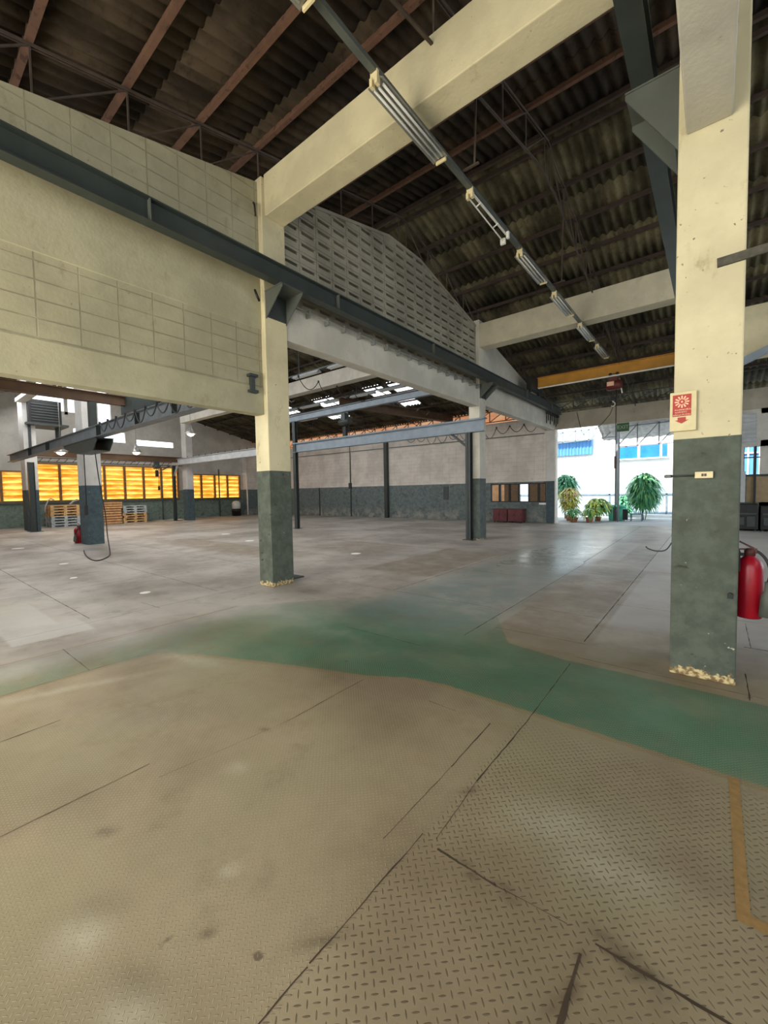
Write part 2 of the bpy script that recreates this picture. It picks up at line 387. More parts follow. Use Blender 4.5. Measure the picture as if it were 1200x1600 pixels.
def floormat():
    t = NT('worn_plate_and_concrete_floor'); X, Y, Z = t.xyz()
    chk = t.attr('chk'); dash = t.attr('dash'); lane = t.attr('lane')
    n1 = t.noise(.55, 6, .6); n2 = t.noise(2.6, 7, .68, off=(4, 4, 0)); n3 = t.noise(11, 6, .7)
    conc = t.mix(t.ramp(n1, .36, .64), lin((146, 138, 127)), lin((184, 176, 165)))
    near = t.mix(t.ramp(n1, .36, .66), lin((126, 111, 86)), lin((162, 147, 118)))
    near = t.mix(t.ramp(t.noise(.9, 4, .5, off=(7, 3, 0)), .42, .62, 0, .55), near, lin((146, 140, 108)))
    col = t.mix(t.math('MULTIPLY', chk, 1.0, clamp=True), conc, near)
    col = t.mix(t.ramp(n2, .54, .74, 0, .35), col, lin((104, 90, 70)))
    col = t.mix(t.math('MULTIPLY', t.attr('brown'), t.ramp(n2, .25, .6, .3, .7)), col, lin((138, 124, 104)))
    col = t.mix(t.math('MULTIPLY', t.attr('pale'), .55), col, lin((196, 194, 188)))
    # worn path paint: crisp edge, wear by noise
    sd = t.math('ADD', t.attr('path_sdf'), t.math('MULTIPLY', t.math('SUBTRACT', n3, .5), .06))
    pm = t.ramp(sd, -.012, .012, 1, 0)
    far_wear = t.ramp(Y, 3.2, 5.2, 0, .85)
    left_wear = t.math('ADD', t.ramp(X, -4.5, -2.9, .45, 0), t.ramp(X, -5.0, -4.3, .4, 0))
    wear = t.math('MULTIPLY', t.ramp(n2, .40, .75, .0, 1.0), .35)
    wear = t.math('ADD', wear, t.math('ADD', far_wear, left_wear), clamp=True)
    pm2 = t.math('MULTIPLY', pm, t.math('SUBTRACT', 1.0, wear, clamp=True))
    grn = t.mix(t.ramp(n1, .35, .65), lin((60, 98, 72)), lin((88, 126, 96)))
    col = t.mix(pm2, col, grn)
    edge = t.math('MULTIPLY', t.ramp(t.math('ABSOLUTE', t.math('SUBTRACT', sd, .02)), .012, .035, 1, 0), t.ramp(Y, 2.9, 3.1, .45, 0))
    col = t.mix(edge, col, lin((128, 104, 62)))
    # old blue grey lane paint running to the far door
    lm = t.math('MULTIPLY', lane, t.ramp(n2, .35, .7, .75, .25))
    col = t.mix(lm, col, lin((108, 132, 126)))
    # oil spots
    oil = t.ramp(t.noise(5.5, 3, .5, off=(1, 5, 0)), .73, .77, 0, .7)
    col = t.mix(oil, col, lin((66, 54, 40)))
    stn = t.math('MULTIPLY', t.attr('stain'), t.ramp(n3, .3, .6, .55, 1.25), clamp=True)
    col = t.mix(t.math('MULTIPLY', stn, .8), col, lin((72, 58, 40)))
    col = t.mix(t.math('MULTIPLY', t.attr('bleach'), t.ramp(n3, .3, .6, .5, 1.1), clamp=True), col, lin((192, 186, 164)))
    # diamond plate lugs
    def lugs(p):
        u = t.math('DIVIDE', t.math('ADD', t.math('MULTIPLY', X, .7071), t.math('MULTIPLY', Y, .7071)), p)
        v = t.math('DIVIDE', t.math('SUBTRACT', t.math('MULTIPLY', X, .7071), t.math('MULTIPLY', Y, .7071)), p)
        fu, fv = t.math('FLOOR', u), t.math('FLOOR', v)
        par = t.math('ABSOLUTE', t.math('MODULO', t.math('ADD', fu, fv), 2.0))
        a = t.math('SUBTRACT', t.math('FRACT', u), .5); b = t.math('SUBTRACT', t.math('FRACT', v), .5)
        ad = t.math('MULTIPLY', a, a); bd = t.math('MULTIPLY', b, b)
        inv = t.math('SUBTRACT', 1.0, par)
        lo = t.math('ADD', t.math('MULTIPLY', ad, par), t.math('MULTIPLY', bd, inv))
        hi = t.math('ADD', t.math('MULTIPLY', bd, par), t.math('MULTIPLY', ad, inv))
        q = t.math('ADD', t.math('DIVIDE', lo, .40 ** 2), t.math('DIVIDE', hi, .105 ** 2))
        return t.ramp(q, .5, 1.3, 1, 0)
    lg = t.math('ADD', t.math('MULTIPLY', lugs(.0285), dash), t.math('MULTIPLY', lugs(.0180), t.math('SUBTRACT', 1.0, dash)))
    dm = t.math('MULTIPLY', t.math('MULTIPLY', lg, dash), t.ramp(n2, .32, .55, .35, .95))
    col = t.mix(t.math('MULTIPLY', dm, .72), col, lin((84, 70, 48)))
    lt = t.math('MULTIPLY', t.math('MULTIPLY', lg, chk), t.math('SUBTRACT', 1.0, dash))
    col = t.mix(t.math('MULTIPLY', lt, .25), col, lin((206, 196, 162)))
    h = t.math('MULTIPLY', t.math('MULTIPLY', lg, chk), 1.0)
    h = t.math('ADD', h, t.math('MULTIPLY', n3, .35))
    t.bump(h, .004, .75)
    rg = t.math('SUBTRACT', t.ramp(n2, .35, .7, .48, .66), t.math('MULTIPLY', t.ramp(Y, 4.5, 9, 0, 1), t.math('ADD', t.math('MULTIPLY', lane, .24), t.ramp(n2, .3, .75, .03, .12))))
    return t.fin(col, rg, spec=.45)
me.materials.append(floormat())

# joints between the plates and slabs: narrow dark gaps, and the yellow line paint
JM = simple('dark_joint_filth', (68, 54, 38), .95)
mb = MB()
def joint(x0, y0, x1, y1, w=.010):
    w *= .62
    """irregular narrow strip"""
    L = math.hypot(x1 - x0, y1 - y0); n = max(2, int(L / .05)); px, py = -(y1 - y0) / L, (x1 - x0) / L; pl = []; pr = []
    ph = random.random() * 9
    for i in range(n + 1):
        t = i / n; wv = w * (.35 + .65 * abs(math.sin(ph + i * .83) * math.sin(ph * 2 + i * .37)) + .25 * random.random()); j = random.uniform(-.002, .002)
        x, y = x0 + (x1 - x0) * t + px * j, y0 + (y1 - y0) * t + py * j
        pl.append((x + px * wv / 2, y + py * wv / 2)); pr.append((x - px * wv / 2, y - py * wv / 2))
    vs = [(x, y, .0012) for x, y in pl] + [(x, y, .0012) for x, y in pr]
    mb.add(vs, [(i, i + 1, n + 2 + i, n + 1 + i) for i in range(n)])
for j in [(-2.45, -.6, -2.44, .9, .009), (-2.28, .88, -2.17, 1.64, .004), (-2.17, 1.64, -2.17, 2.4, .010), (-.98, -.2, -.98, .79, .010), (-.98, .8, -.97, 1.44, .009),
          (-1.09, 1.31, -1.09, 1.9, .005), (-1.09, 1.9, -1.10, 2.42, .012), (-1.57, 2.42, -1.35, 2.42, .008), (-.91, 1.45, -.93, 1.88, .006), (-.93, 1.88, -.92, 2.56, .014), (-.92, 2.56, -.94, 3.68, .010),
          (-.88, 1.41, -.62, 1.41, .020), (-.62, 1.41, -.37, 1.43, .006), (-.28, 1.42, .4, 1.43, .020), (-.31, 1.36, -.32, .6, .024),
          (-3.4, .2, -3.41, .72, .012), (-4.2, .47, -4.19, 1.5, .008), (-5.78, -1, -5.8, 1.9, .01), (-5.85, 1.9, -5.85, 3.9, .014),
          (-5.76, 2.33, -6.3, 2.3, .012), (-2.2, 3.27, -3.2, 3.25, .01), (-.97, 4.3, -1.03, 18.8, .02), (-2.0, 3.78, -2.0, 9.0, .016), (-2.05, 9.0, -2.2, 18.8, .02),
          (-.94, 3.86, .3, 3.86, .01), (-1.85, 4.2, -.93, 4.24, .012), (-.95, 5.95, .45, 6.0, .012), (.24, 5.02, 1.6, 5.02, .022), (.29, 5.9, .29, 5.02, .010), (.22, 4.3, .22, 3.77, .016),
          (-5.0, 1.1, -4.2, 1.1, .01), (-4.9, 1.9, -4.9, .4, .006), (-5.4, 4.9, -2.2, 4.9, .012), (-5.3, 7.0, -2.1, 7.0, .012), (-3.8, 4.9, -3.8, 18.8, .018), (-5.4, 9.4, -1, 9.4, .012),
          (-1.8, 5.2, -.95, 5.2, .01), (-2.0, 7.9, -1.0, 7.9, .014), (-1, 8.6, .8, 8.6, .014)]:
    joint(*j)
for k, x in enumerate((-8.2, -10.7, -13.1, -17.8, -20.2, -22.8)): joint(x, -1 + (k % 3), x, 18.5, .016)
for y in (-.5, 1.6, 3.3, 5.0, 6.8, 9.2, 13.6, 16.2): joint(-26.9, y, -6.0, y, .018)
struct(mb.build('trim_1', JM, origin=(0, 0, 0), norm=False))
mb = MB()
def sheet(poly, z=.0018): mb.add([(x, y, z) for x, y in poly], [tuple(range(len(poly)))])
sheet([(.083, 2.70), (.085, 1.80), (.125, 1.85), (.125, 2.70)]); sheet([(.085, 1.80), (.9, 1.80), (.9, 1.85), (.125, 1.85)])
LM = simple('worn_ochre_line_paint', (152, 120, 70), .8, 0, .15, 30)
struct(mb.build('trim_2', LM, origin=(0, 0, 0), norm=False))
# flat white discs lying on the hall floor
dl = ['white floor disc nearest the camera, left of the near column', 'white floor disc right of the near column, out in the hall', 'white floor disc just left of the near cream column foot', 'small white floor disc between the near column and the cable loop',
      'white floor disc in the middle of the hall below the yellow windows', 'white floor disc in front of the fire extinguisher column', 'white floor disc at the left edge of the photo']
for (px, py, r), l in zip([(227, 926, .075), (556, 865, .12), (390, 845, .14), (115, 903, .06), (353, 834.5, .16), (100, 881, .09), (28, 857, .15)], dl):
    p = onz(px, py); m_ = MB().lathe((p.x, p.y, 0), [(r, .0), (r, .003), (r * .9, .005)], 24)
    tag(m_.build('floor_disc', M['disc_white']), l, 'floor disc')

# ------------------------------------------------------------------ roof
def sheets(x0, x1, name, skip=()):
    """corrugated sheets in overlapping courses on both slopes"""
    objs = []
    pitch = .177; nseg = 6; m_ = MB()
    nxx = int((x1 - x0) / pitch * nseg)
    for side in (-1, 1):
        L = 12.9; k = 0; y = .04
        while y < L:
            yb = min(L, y + 1.30) if side == 1 else min(11.6, y + 1.30)
            if side == -1 and y >= 11.6: break
            for (a, b) in ((y, yb),):
                cuts = [c for c in skip if c[0] == side and c[1] == k]
                segs = []
                xs = x0
                for c in sorted(cuts, key=lambda c: c[2]): segs.append((xs, c[2])); xs = c[3]
                segs.append((xs, x1))
                for s0, s1 in segs:
                    if s1 - s0 < .1: continue
                    n = max(2, int((s1 - s0) / pitch * nseg)); vs = []
                    for (yy, dz) in ((a, .055), (b + .14, .075 - .0)):
                        for i in range(n + 1):
                            x = s0 + (s1 - s0) * i / n
                            Yw = 7.9 + side * yy
                            z = roof(Yw) + .034 * math.sin(2 * PI * x / pitch) + (.0 if dz == .055 else .0) + (.053 if yy == a else .044)
                            vs.append((x, Yw, z))
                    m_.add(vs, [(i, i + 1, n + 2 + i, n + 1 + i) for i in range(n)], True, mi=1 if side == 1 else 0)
            y = yb; k += 1
    # thickness
    ob = m_.build(name, [M['roof'], M['roof_olive_lit']], origin=(0, 0, 0), norm=False)
    md = ob.modifiers.new('s', 'SOLIDIFY'); md.thickness = .007; md.offset = 1
    # ridge capping
    c = MB(); c.prism([(7.72, roof(7.72) + .115), (7.9, roof(7.9) + .14), (8.08, roof(8.08) + .115), (8.08, roof(8.08) + .13), (7.9, roof(7.9) + .155), (7.72, roof(7.72) + .13)], 'x', x0, x1)
    rc = c.build('ridge_cap', M['roof'], origin=(0, 0, 0)); rc.parent = ob
    struct(ob); return ob
sheets(-5.64, 6.6, 'ceiling')
SKY = [(1, 5, -13.0, -11.9), (1, 5, -11.6, -10.5), (1, 5, -10.2, -9.2), (1, 5, -8.8, -7.9), (1, 5, -16.6, -15.2), (1, 6, -14.2, -12.9), (1, 6, -12.3, -11.2), (1, 6, -17.5, -16.0), (1, 5, -20, -18.5),
       (-1, 2, -19.5, -16.5), (-1, 2, -24.5, -21.5), (1, 2, -24.5, -21.5), (1, 2, -19.5, -17), (-1, 5, -22, -19), (-1, 5, -14, -12)]  # unseen skylights added to brighten the hall
hall = sheets(-28.2, -5.60, 'ceiling', SKY)
for sd, k, a, b in SKY:
    y0 = .04 + 1.30 * k; m_ = MB(); vs = []
    for yy in (y0, y0 + 1.34):
        for i in range(41):
            x = a + (b - a) * i / 40; Yw = 7.9 + sd * yy
            vs.append((x, Yw, roof(Yw) + .06 + .028 * math.sin(2 * PI * x / .177)))
    m_.add(vs, [(i, i + 1, 42 + i, 41 + i) for i in range(40)], True)
    s_ = m_.build('skylight_sheet', M['skylight'], origin=(0, 0, 0), norm=False); s_.parent = hall

PY = [7.9 + sg * (.14 + .93 * k) for k in range(12) for sg in (-1, 1)]
PY.sort()
bays = [(-5.68, -.06, 'over the crane bay'), (-28.0, -5.68, 'over the left hall'), (-.06, 6.1, 'over the right hand bay')]
for bx0, bx1, where in bays:
    for y in PY:
        side = 'near' if y < 7.9 else 'far'
        m_ = MB(); z = roof(y)
        m_.box(bx0, bx1, y - .03, y + .03, z - .065, z + .012)
        tag(m_.build('roof_purlin', M['purlin'] if side == 'near' and y < 7 else M['purlin_shaded']), 'rusty brown steel purlin across the %s roof slope %s' % (side, where), 'purlin', 'purlins of the %s slope %s' % (side, where))

def truss(x, y0=YN, y1=YF - .1, flat=7.08):
    r = thing('roof_truss', '', 'roof truss', (x, 7.9, roof(y0) - .7))
    t = MB(); b = MB(); w = MB()
    tz = lambda y: roof(y) - .085
    bz = lambda y: min(roof(y) - .65, flat)
    ys = [y for y in PY if y0 < y < y1]
    for s in (-.018, .018):
        t.bar((x + s, y0, tz(y0)), (x + s, 7.9, tz(7.9)), .008, .03); t.bar((x + s, 7.9, tz(7.9)), (x + s, y1, tz(y1)), .008, .03)
    pk = 7.9 - (7.2 - flat) / .228; pk2 = 15.8 - pk
    for a, c in ((y0, pk), (pk, pk2), (pk2, y1)): b.bar((x, a, bz(a)), (x, c, bz(c)), .032, .022)
    for i, y in enumerate(ys):
        w.bar((x, y, bz(y)), (x, y, tz(y)), .018)
        if y < 7.8 and i: w.bar((x, ys[i - 1], bz(ys[i - 1])), (x, y, tz(y)), .018)
        elif y > 8 and i + 1 < len(ys): w.bar((x, ys[i + 1], bz(ys[i + 1])), (x, y, tz(y)), .018)
    t.build('top_chord', M['truss'], r); b.build('bottom_chord', M['truss'], r); w.build('web', M['truss'], r)
    return r
tl = [(-5.68, 'light angle iron roof truss on top of the left block wall'), (-2.45, 'slender roof truss above the middle light row of the crane bay'), (-.05, 'roof truss above the right hand column line'),
      (3.0, 'roof truss over the right hand bay'), (-8.9, 'first roof truss left of the block wall, over the hall'), (-12.1, 'roof truss over the hall, between the gantry portal and block wall'), (-15.3, 'roof truss over the middle column row of the hall'),
      (-18.5, 'roof truss left of the middle column row'), (-21.7, 'roof truss second from the yellow window wall'), (-24.9, 'roof truss nearest the yellow window wall')]
for x, l in tl: truss(x)['label'] = l
# X-direction lattice girders at the far eaves
def lattice(name, label, x0, x1, y, z0, z1, n, mat, w=.035):
    r = thing(name, label, 'lattice girder', ((x0 + x1) / 2, y, z0))
    c = MB(); c.bar((x0, y, z0), (x1, y, z0), w * 1.3, w); c.bar((x0, y, z1), (x1, y, z1), w * 1.3, w); c.build('chord', mat, r)
    b = MB(); st = (x1 - x0) / n
    for i in range(n + 1):
        b.bar((x0 + st * i, y, z0), (x0 + st * i, y, z1), w)
        if i < n: b.bar((x0 + st * i, y, z0), (x0 + st * (i + 1), y, z1), w * .8)
    b.build('web', mat, r); return r
lattice('lattice_girder', 'dark lattice girder under the roof edge above the far doorway', -5.4, -.3, 18.6, 4.86, 5.2, 7, M['truss'])
lattice('lattice_girder', 'pale lattice girder along the top of the far hall wall', -26.5, -6.0, 18.5, 4.72, 5.2, 26, M['truss'])
lattice('lattice_girder', 'dark lattice girder in the right hand bay roof', .2, 6, 16.5, 4.95, 5.5, 6, M['black'], .05)

# ------------------------------------------------------------------ walls
# left block wall between the crane bay and the hall (near part)
m_ = MB()
ytop = Y1a
m_.prism([(YN, 2.78), (ytop, 2.78), (ytop, roof(ytop) - .62), (YN, roof(YN) - .62)], 'x', -5.76, -5.60)
w = struct(m_.build('wall_left', M['block'], origin=(0, 0, 0)))
m_ = MB(); m_.box(-5.79, -5.585, YN, ytop, 2.76, 3.18); m_.box(-5.79, -5.588, YN, ytop, 4.08, 4.90); o = m_.build('plaster_band', M['plaster'], origin=(0, 0, 0), bevel=.01); o.parent = w
# vent block gable between columns 1 and 2
G = thing('vent_block_gable', 'grey gable wall of pierced concrete vent blocks above the crane rail', 'wall', (-5.6, 7.9, 4.66))
fr = MB(); bk = MB(); slot_through = {(12, 1), (13, 1), (13, 0), (14, 2)}
gt = lambda y: min(roof(y) - .62, 7.09)
y = Y1b; col_i = 0
while y < Y2a - .02:
    y2 = min(y + .39, Y2a); z = 4.66; row = 0
    while z < 7.1:
        zt = min(z + .2, min(gt(y), gt(y2)))
        if zt - z > .05:
            X0, X1 = -5.70, -5.61
            full = zt - z > .19
            if full:
                a, b, c, d = y + .055, y2 - .055, z + .10, z + .150
                for bx in ((y + .004, y2 - .004, z + .004, c), (y + .004, y2 - .004, d, zt - .004), (y + .004, a, c, d), (b, y2 - .004, c, d)): fr.box(X0, X1, *bx)
                # sloping louvre hood over the slot
                fr.prism([(X1, d + .012), (X1 + .018, d - .006), (X1 + .018, d - .012), (X1, d - .006)], 'y', a - .02, b + .02)
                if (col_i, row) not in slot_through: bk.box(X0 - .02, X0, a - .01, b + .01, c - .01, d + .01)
            else: fr.box(X0, X1, y + .004, y2 - .004, z + .004, zt)
        z += .2; row += 1
    y = y2; col_i += 1
fr.prism([(Y1b, gt(Y1b) - .06), (6.6 + 0, gt(6.6) - .06)] + [(7.3, 7.03), (8.5, 7.03), (Y2a, gt(Y2a) - .06), (Y2a, gt(Y2a)), (8.5, 7.09), (7.3, 7.09), (Y1b, gt(Y1b))], 'x', -5.71, -5.595)
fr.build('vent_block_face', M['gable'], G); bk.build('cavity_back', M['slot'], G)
jt = MB(); jt.prism([(Y1b, 4.64), (Y2a, 4.64), (Y2a, gt(Y2a) - .02), (8.5, 7.05), (7.3, 7.05), (Y1b, gt(Y1b) - .02)], 'x', -5.66, -5.645)
# joints seen behind the blocks: only ribs (grid) so that the pierced slots stay open
jt = MB(); yy = Y1b
while yy < Y2a + .01: jt.box(-5.69, -5.62, yy - .006, yy + .006, 4.66, gt(yy) - .03); yy += .39
zz = 4.66
while zz < 7.05:
    half = (7.85 - .62 - zz) / .228; a = max(Y1b, 7.9 - half); b = min(Y2a, 7.9 + half)
    if b > a: jt.box(-5.69, -5.62, a, b, zz - .006, zz + .006)
    zz += .2
jt.build('mortar', M['gable'], G)
# solid gable between columns 2 and 3
m_ = MB(); m_.prism([(Y2b, 4.8), (YF, 4.8), (YF, roof(YF) - .5), (Y2b, roof(Y2b) - .62)], 'x', -5.76, -5.6)
w = struct(m_.build('wall_left', M['beam_grey'], origin=(0, 0, 0)))

# window wall far left
def wall_with_holes(m_, axis, pos0, pos1, a0, a1, z0, z1, holes):
    """wall slab along axis, holes = [(a, b, c, d)]"""
    hs = sorted(holes); cur = a0
    def bx(a, b, c, d):
        if b - a < 1e-4 or d - c < 1e-4: return
        if axis == 'y': m_.box(pos0, pos1, a, b, c, d)
        else: m_.box(a, b, pos0, pos1, c, d)
    for a, b, c, d in hs:
        bx(cur, a, z0, z1); bx(a, b, z0, c); bx(a, b, d, z1); cur = b
    bx(cur, a1, z0, z1)
# yellow louvre windows: positions along Y
wins = [(-2.4, .9, 1.3, 2.9), (1.2, 4.9, 1.3, 2.9), (5.3, 12.6, 1.3, 3.35), (13.2, 17.1, 1.25, 2.95)]
m_ = MB(); wall_with_holes(m_, 'y', XW - .18, XW, YN, YF + .2, 0, 4.4, wins)
# upper part: open clerestory between piers
wall_with_holes(m_, 'y', XW - .18, XW, YN, YF + .2, 4.4, 5.3, [(7.05, 9.6, 4.7, 5.3), (10.2, 12.4, 4.6, 4.95)])
m_.prism([(YN, 5.3), (5.1, 5.3), (5.1, roof(5.1)), (YN, roof(YN))], 'x', XW - .18, XW)
m_.prism([(9.9, 5.3), (YF + .2, 5.3), (YF + .2, roof(YF + .2)), (9.9, roof(9.9))], 'x', XW - .18, XW)
m_.prism([(5.1, 5.3), (7.15, 5.3), (7.15, 6.15), (5.1, 6.15)], 'x', XW - .18, XW); m_.prism([(8.9, 5.3), (9.9, 5.3), (9.9, roof(9.9)), (8.9, roof(8.9))], 'x', XW - .18, XW); m_.prism([(6.7, 6.0), (6.85, 6.0), (6.85, roof(6.85)), (6.7, roof(6.7))], 'x', XW - .18, XW); m_.box(XW - .18, XW, 8.0, 8.1, 4.7, 7.6)
struct(m_.build('wall_left', M['winwall'], origin=(0, 0, 0)))
wi = 0
for a, b, c, d in wins:
    wi += 1
    f = MB(); t = .07
    f.box(XW - .06, XW + .02, a, b, c, c + t); f.box(XW - .06, XW + .02, a, b, d - t, d); nM = max(2, round((b - a) / 1.0))
    for i in range(nM + 1):
        yy = a + (b - a) * i / nM; f.box(XW - .15, XW + .03, yy - .05, yy + .05, c, d)
    W = struct(f.build('window_%d' % wi, simple('brown_window_frame_%d' % wi, (134, 100, 60), .7), origin=(XW, a, c)))
    s = MB(); nz = max(4, round((d - c) / .30))
    for i in range(nM):
        ya = a + (b - a) * i / nM + .05; yb = a + (b - a) * (i + 1) / nM - .05
        for k in range(nz):
            z0 = c + t * .5 + (d - c - t) * k / nz; z1 = c + t * .5 + (d - c - t) * (k + 1) / nz + .02
            s.prism([(XW - .14, z0 - .01), (XW - .05, z1 - .01), (XW - .05, z1), (XW - .14, z0)], 'y', ya, yb)
    lo = s.build('louvre_blades', M['louvre'], origin=(XW, a, c)); lo.parent = W; lo.location = (0, 0, 0)
    sl = MB(); sl.box(XW, XW + .09, a - .05, b + .05, c - .09, c); so = sl.build('window_sill', M['steel'], origin=(XW, a, c)); so.parent = W; so.location = (0, 0, 0)
m_ = MB(); m_.box(XW, XW + .5, 17.35, YF, 0, 4.6); struct(m_.build('wall_corner', M['farwall'], origin=(0, 0, 0)))
m_ = MB(); m_.box(XW + .5, XW + .56, 17.33, 17.4, 0, 3.1); m_.box(XW, XW + .56, 17.30, 17.36, 2.95, 3.1); struct(m_.build('trim_3', M['white'], origin=(0, 0, 0)))

# far wall
m_ = MB()
wx0 = ony(767, 770, YF).x; wx1 = ony(853, 770, YF).x
wall_with_holes(m_, 'x', YF, YF + .18, XW, XC0, 0, 4.72, [(wx0, wx1, .93, 1.80)])
struct(m_.build('wall_far', M['farwall'], origin=(0, 0, 0)))
m_ = MB(); m_.box(XC0 - .1, 6.5, YF, YF + .2, 4.12, 4.80); struct(m_.build('wall_far', M['header'], origin=(0, 0, 0)))
m_ = MB(); m_.box(XC1 - .0, XC1 + .07, YF - .02, YF + .22, 0, 4.12); struct(m_.build('trim_4', M['white'], origin=(0, 0, 0)))
# frame bars and boards of the far window
f = MB(); f.box(wx0, wx1, YF + .02, YF + .10, .93, .97); f.box(wx0, wx1, YF + .02, YF + .10, 1.76, 1.80)
ed = [ony(px, 770, YF).x for px in (767, 780.5, 796, 810.5, 826, 841.5, 853)]
for i, e in enumerate(ed): f.box(e - (.05 if i in (1, 2, 5) else .03), e + (.05 if i in (1, 2, 5) else .03), YF + .01, YF + .11, .93, 1.80)
W = struct(f.build('window_5', M['black'], origin=(0, 0, 0)))
bd = MB()
for i in (2, 4, 5): bd.box(ed[i] + .03, ed[i + 1] - .03, YF + .04, YF + .07, .97, 1.76)
bd.box(ed[1] + .22, ed[2] - .03, YF + .05, YF + .08, .97, 1.76)
o = bd.build('shutter_boards', M['board'], origin=(0, 0, 0)); o.parent = W
# right bay far wall
m_ = MB(); wall_with_holes(m_, 'x', YF + .05, YF + .2, .55, 6.5, 0, 4.12, [(.78, 2.9, 1.86, 2.84), (1.2, 2.5, 3.05, 3.95)])
struct(m_.build('wall_far', M['winwall'], origin=(0, 0, 0)))
f = MB()
for x in (.78, 1.05, 1.6, 2.2, 2.86): f.box(x - .02, x + .02, YF + .06, YF + .12, 1.86, 2.84)
f.box(.78, 2.9, YF + .06, YF + .12, 2.46, 2.50); f.box(.78, 2.9, YF + .04, YF + .14, 1.84, 1.90)
struct(f.build('window_6', M['steel_dark'], origin=(0, 0, 0)))
f = MB(); f.box(1.2, 2.5, YF + .08, YF + .12, 3.05, 3.95)
struct(f.build('window_7', M['machine'], origin=(0, 0, 0)))
m_ = MB()
for k in range(7): m_.prism([(YF - .02, 2.98 + k * .14), (YF - .08, 3.04 + k * .14), (YF - .08, 3.08 + k * .14), (YF - .02, 3.10 + k * .14)], 'x', .72, 1.08)
m_.box(.72, 1.08, YF - .02, YF + .04, 2.95, 3.98)
tag(m_.build('louvred_vent', M['steel_lite']), 'grey louvred vent panel high on the wall of the right bay', 'vent')
# near end wall behind the camera with its own doorway, and the right side
m_ = MB(); wall_with_holes(m_, 'x', YN - .2, YN, XW - .18, 6.5, 0, 4.7, [(-5.5, -.3, 0, 4.1), (.2, 5.6, 0, 4.1), (-13.5, -6.5, 1.0, 4.1)])
struct(m_.build('wall_near', M['farwall'], origin=(0, 0, 0)))
m_ = MB(); wall_with_holes(m_, 'y', 6.4, 6.58, YN, YF + .2, 0, 4.7, [(7.0, 17.5, .3, 3.2)])
struct(m_.build('wall_right', M['farwall'], origin=(0, 0, 0)))

# ------------------------------------------------------------------ columns and beams
def column(x0, x1, y0, y1, h, label, mat='column', name='concrete_column'):
    m_ = MB(); m_.box(x0, x1, y0, y1, 0, h); o = m_.build(name, M[mat], bevel=.012); return tag(o, label, 'column')
column(XB0, XB1, 3.98, 4.38, roof(4.0) - .15, 'nearest cream and green concrete column, with fire sign and switch box')
column(XC0, XC1, Y1a, Y1b, 6.38, 'tall cream and green concrete column at the end of the block wall')
column(XC0, XC1, Y2a, Y2b, 6.55, 'pale concrete column beside the steel post of the gantry portal', 'column_door_lit')
column(XC0, XC1, YF - .05, YF + .25, 4.8, 'concrete column at the left edge of the far doorway', 'column_blue')
column(XB0, XB1, Y2a, Y2b, roof(11.6) - .15, 'concrete column hidden mostly behind the nearest column', 'column')
column(XB0, XB1, YF - .05, YF + .25, 4.8, 'concrete column at the right edge of the far doorway', 'column_blue')
column(XB0, XB1, YN - .05, YN + .35, 5.2, 'concrete column beside the near doorway', 'column_blue')
column(XC0, XC1, YN - .05, YN + .35, 5.2, 'concrete column at the near end of the block wall', 'column_blue')
# hall columns: D row and E row
D1 = [onz(125, 851), onz(131, 853.5), onz(158, 852.5)]
dx0, dx1 = -15.62, -14.72
dy0 = 4.12
column(-15.98, -15.28, 4.15, 4.6, roof(4.2) - .15, 'white and dark green hall column with steel capital and red extinguisher at its foot', 'column_blue')
column(-15.5, -15.05, Y2a, Y2b, roof(11.5) - .15, 'hall column behind the near cream column', 'column_blue')
column(-25.15, -24.3, 4.35, 4.8, roof(4.5) - .15, 'leftmost hall column beside a thin steel post', 'column_blue')
column(-25.05, -24.5, 11.75, 12.15, roof(12) - .15, 'far hall column in front of the yellow windows', 'column_blue')

def beam(x0, x1, y0, y1, z0, z1, label, mat='beam'):
    m_ = MB(); m_.box(x0, x1, y0, y1, z0, z1); o = m_.build('concrete_beam', M[mat], bevel=.012); return tag(o, label, 'beam')
beam(XC1, XB0, 4.0, 4.36, 5.80, 6.42, 'big cream concrete beam crossing overhead nearest the camera')
beam(XC1, XB0, Y2a + .02, Y2b - .02, 5.74, 6.43, 'second cream concrete beam crossing the crane bay farther back', 'beam_far')
beam(-24.5, XC0, Y2a + .02, Y2b - .02, 5.74, 6.27, 'white concrete beam crossing high over the left hall', 'beam_grey')
beam(-24.4, XC0, 4.15, 4.5, 5.80, 6.3, 'white concrete beam over the hall above the steel capital', 'beam_grey')
beam(-5.79, XC1 - .02, Y1b, Y2a, 4.02, 4.64, 'long grey concrete beam below the crane rail and vent blocks', 'beam_grey')
beam(-5.79, XC1 - .02, Y2b, YF - .05, 4.10, 4.80, 'white concrete beam below the crane rail at the far end', 'beam_grey')
beam(-.21, .06, YN + .3, 3.98, 4.15, 4.75, 'grey concrete beam running overhead into the nearest column', 'beam_grey')
beam(XB1, 6.4, Y2a + .02, Y2b - .02, 4.18, 5.2, 'cream concrete beam in the right hand bay behind the nearest column')
beam(-.2, .08, Y2b, YF - .05, 4.15, 4.75, 'concrete beam on the right column line at the far end', 'beam_grey')
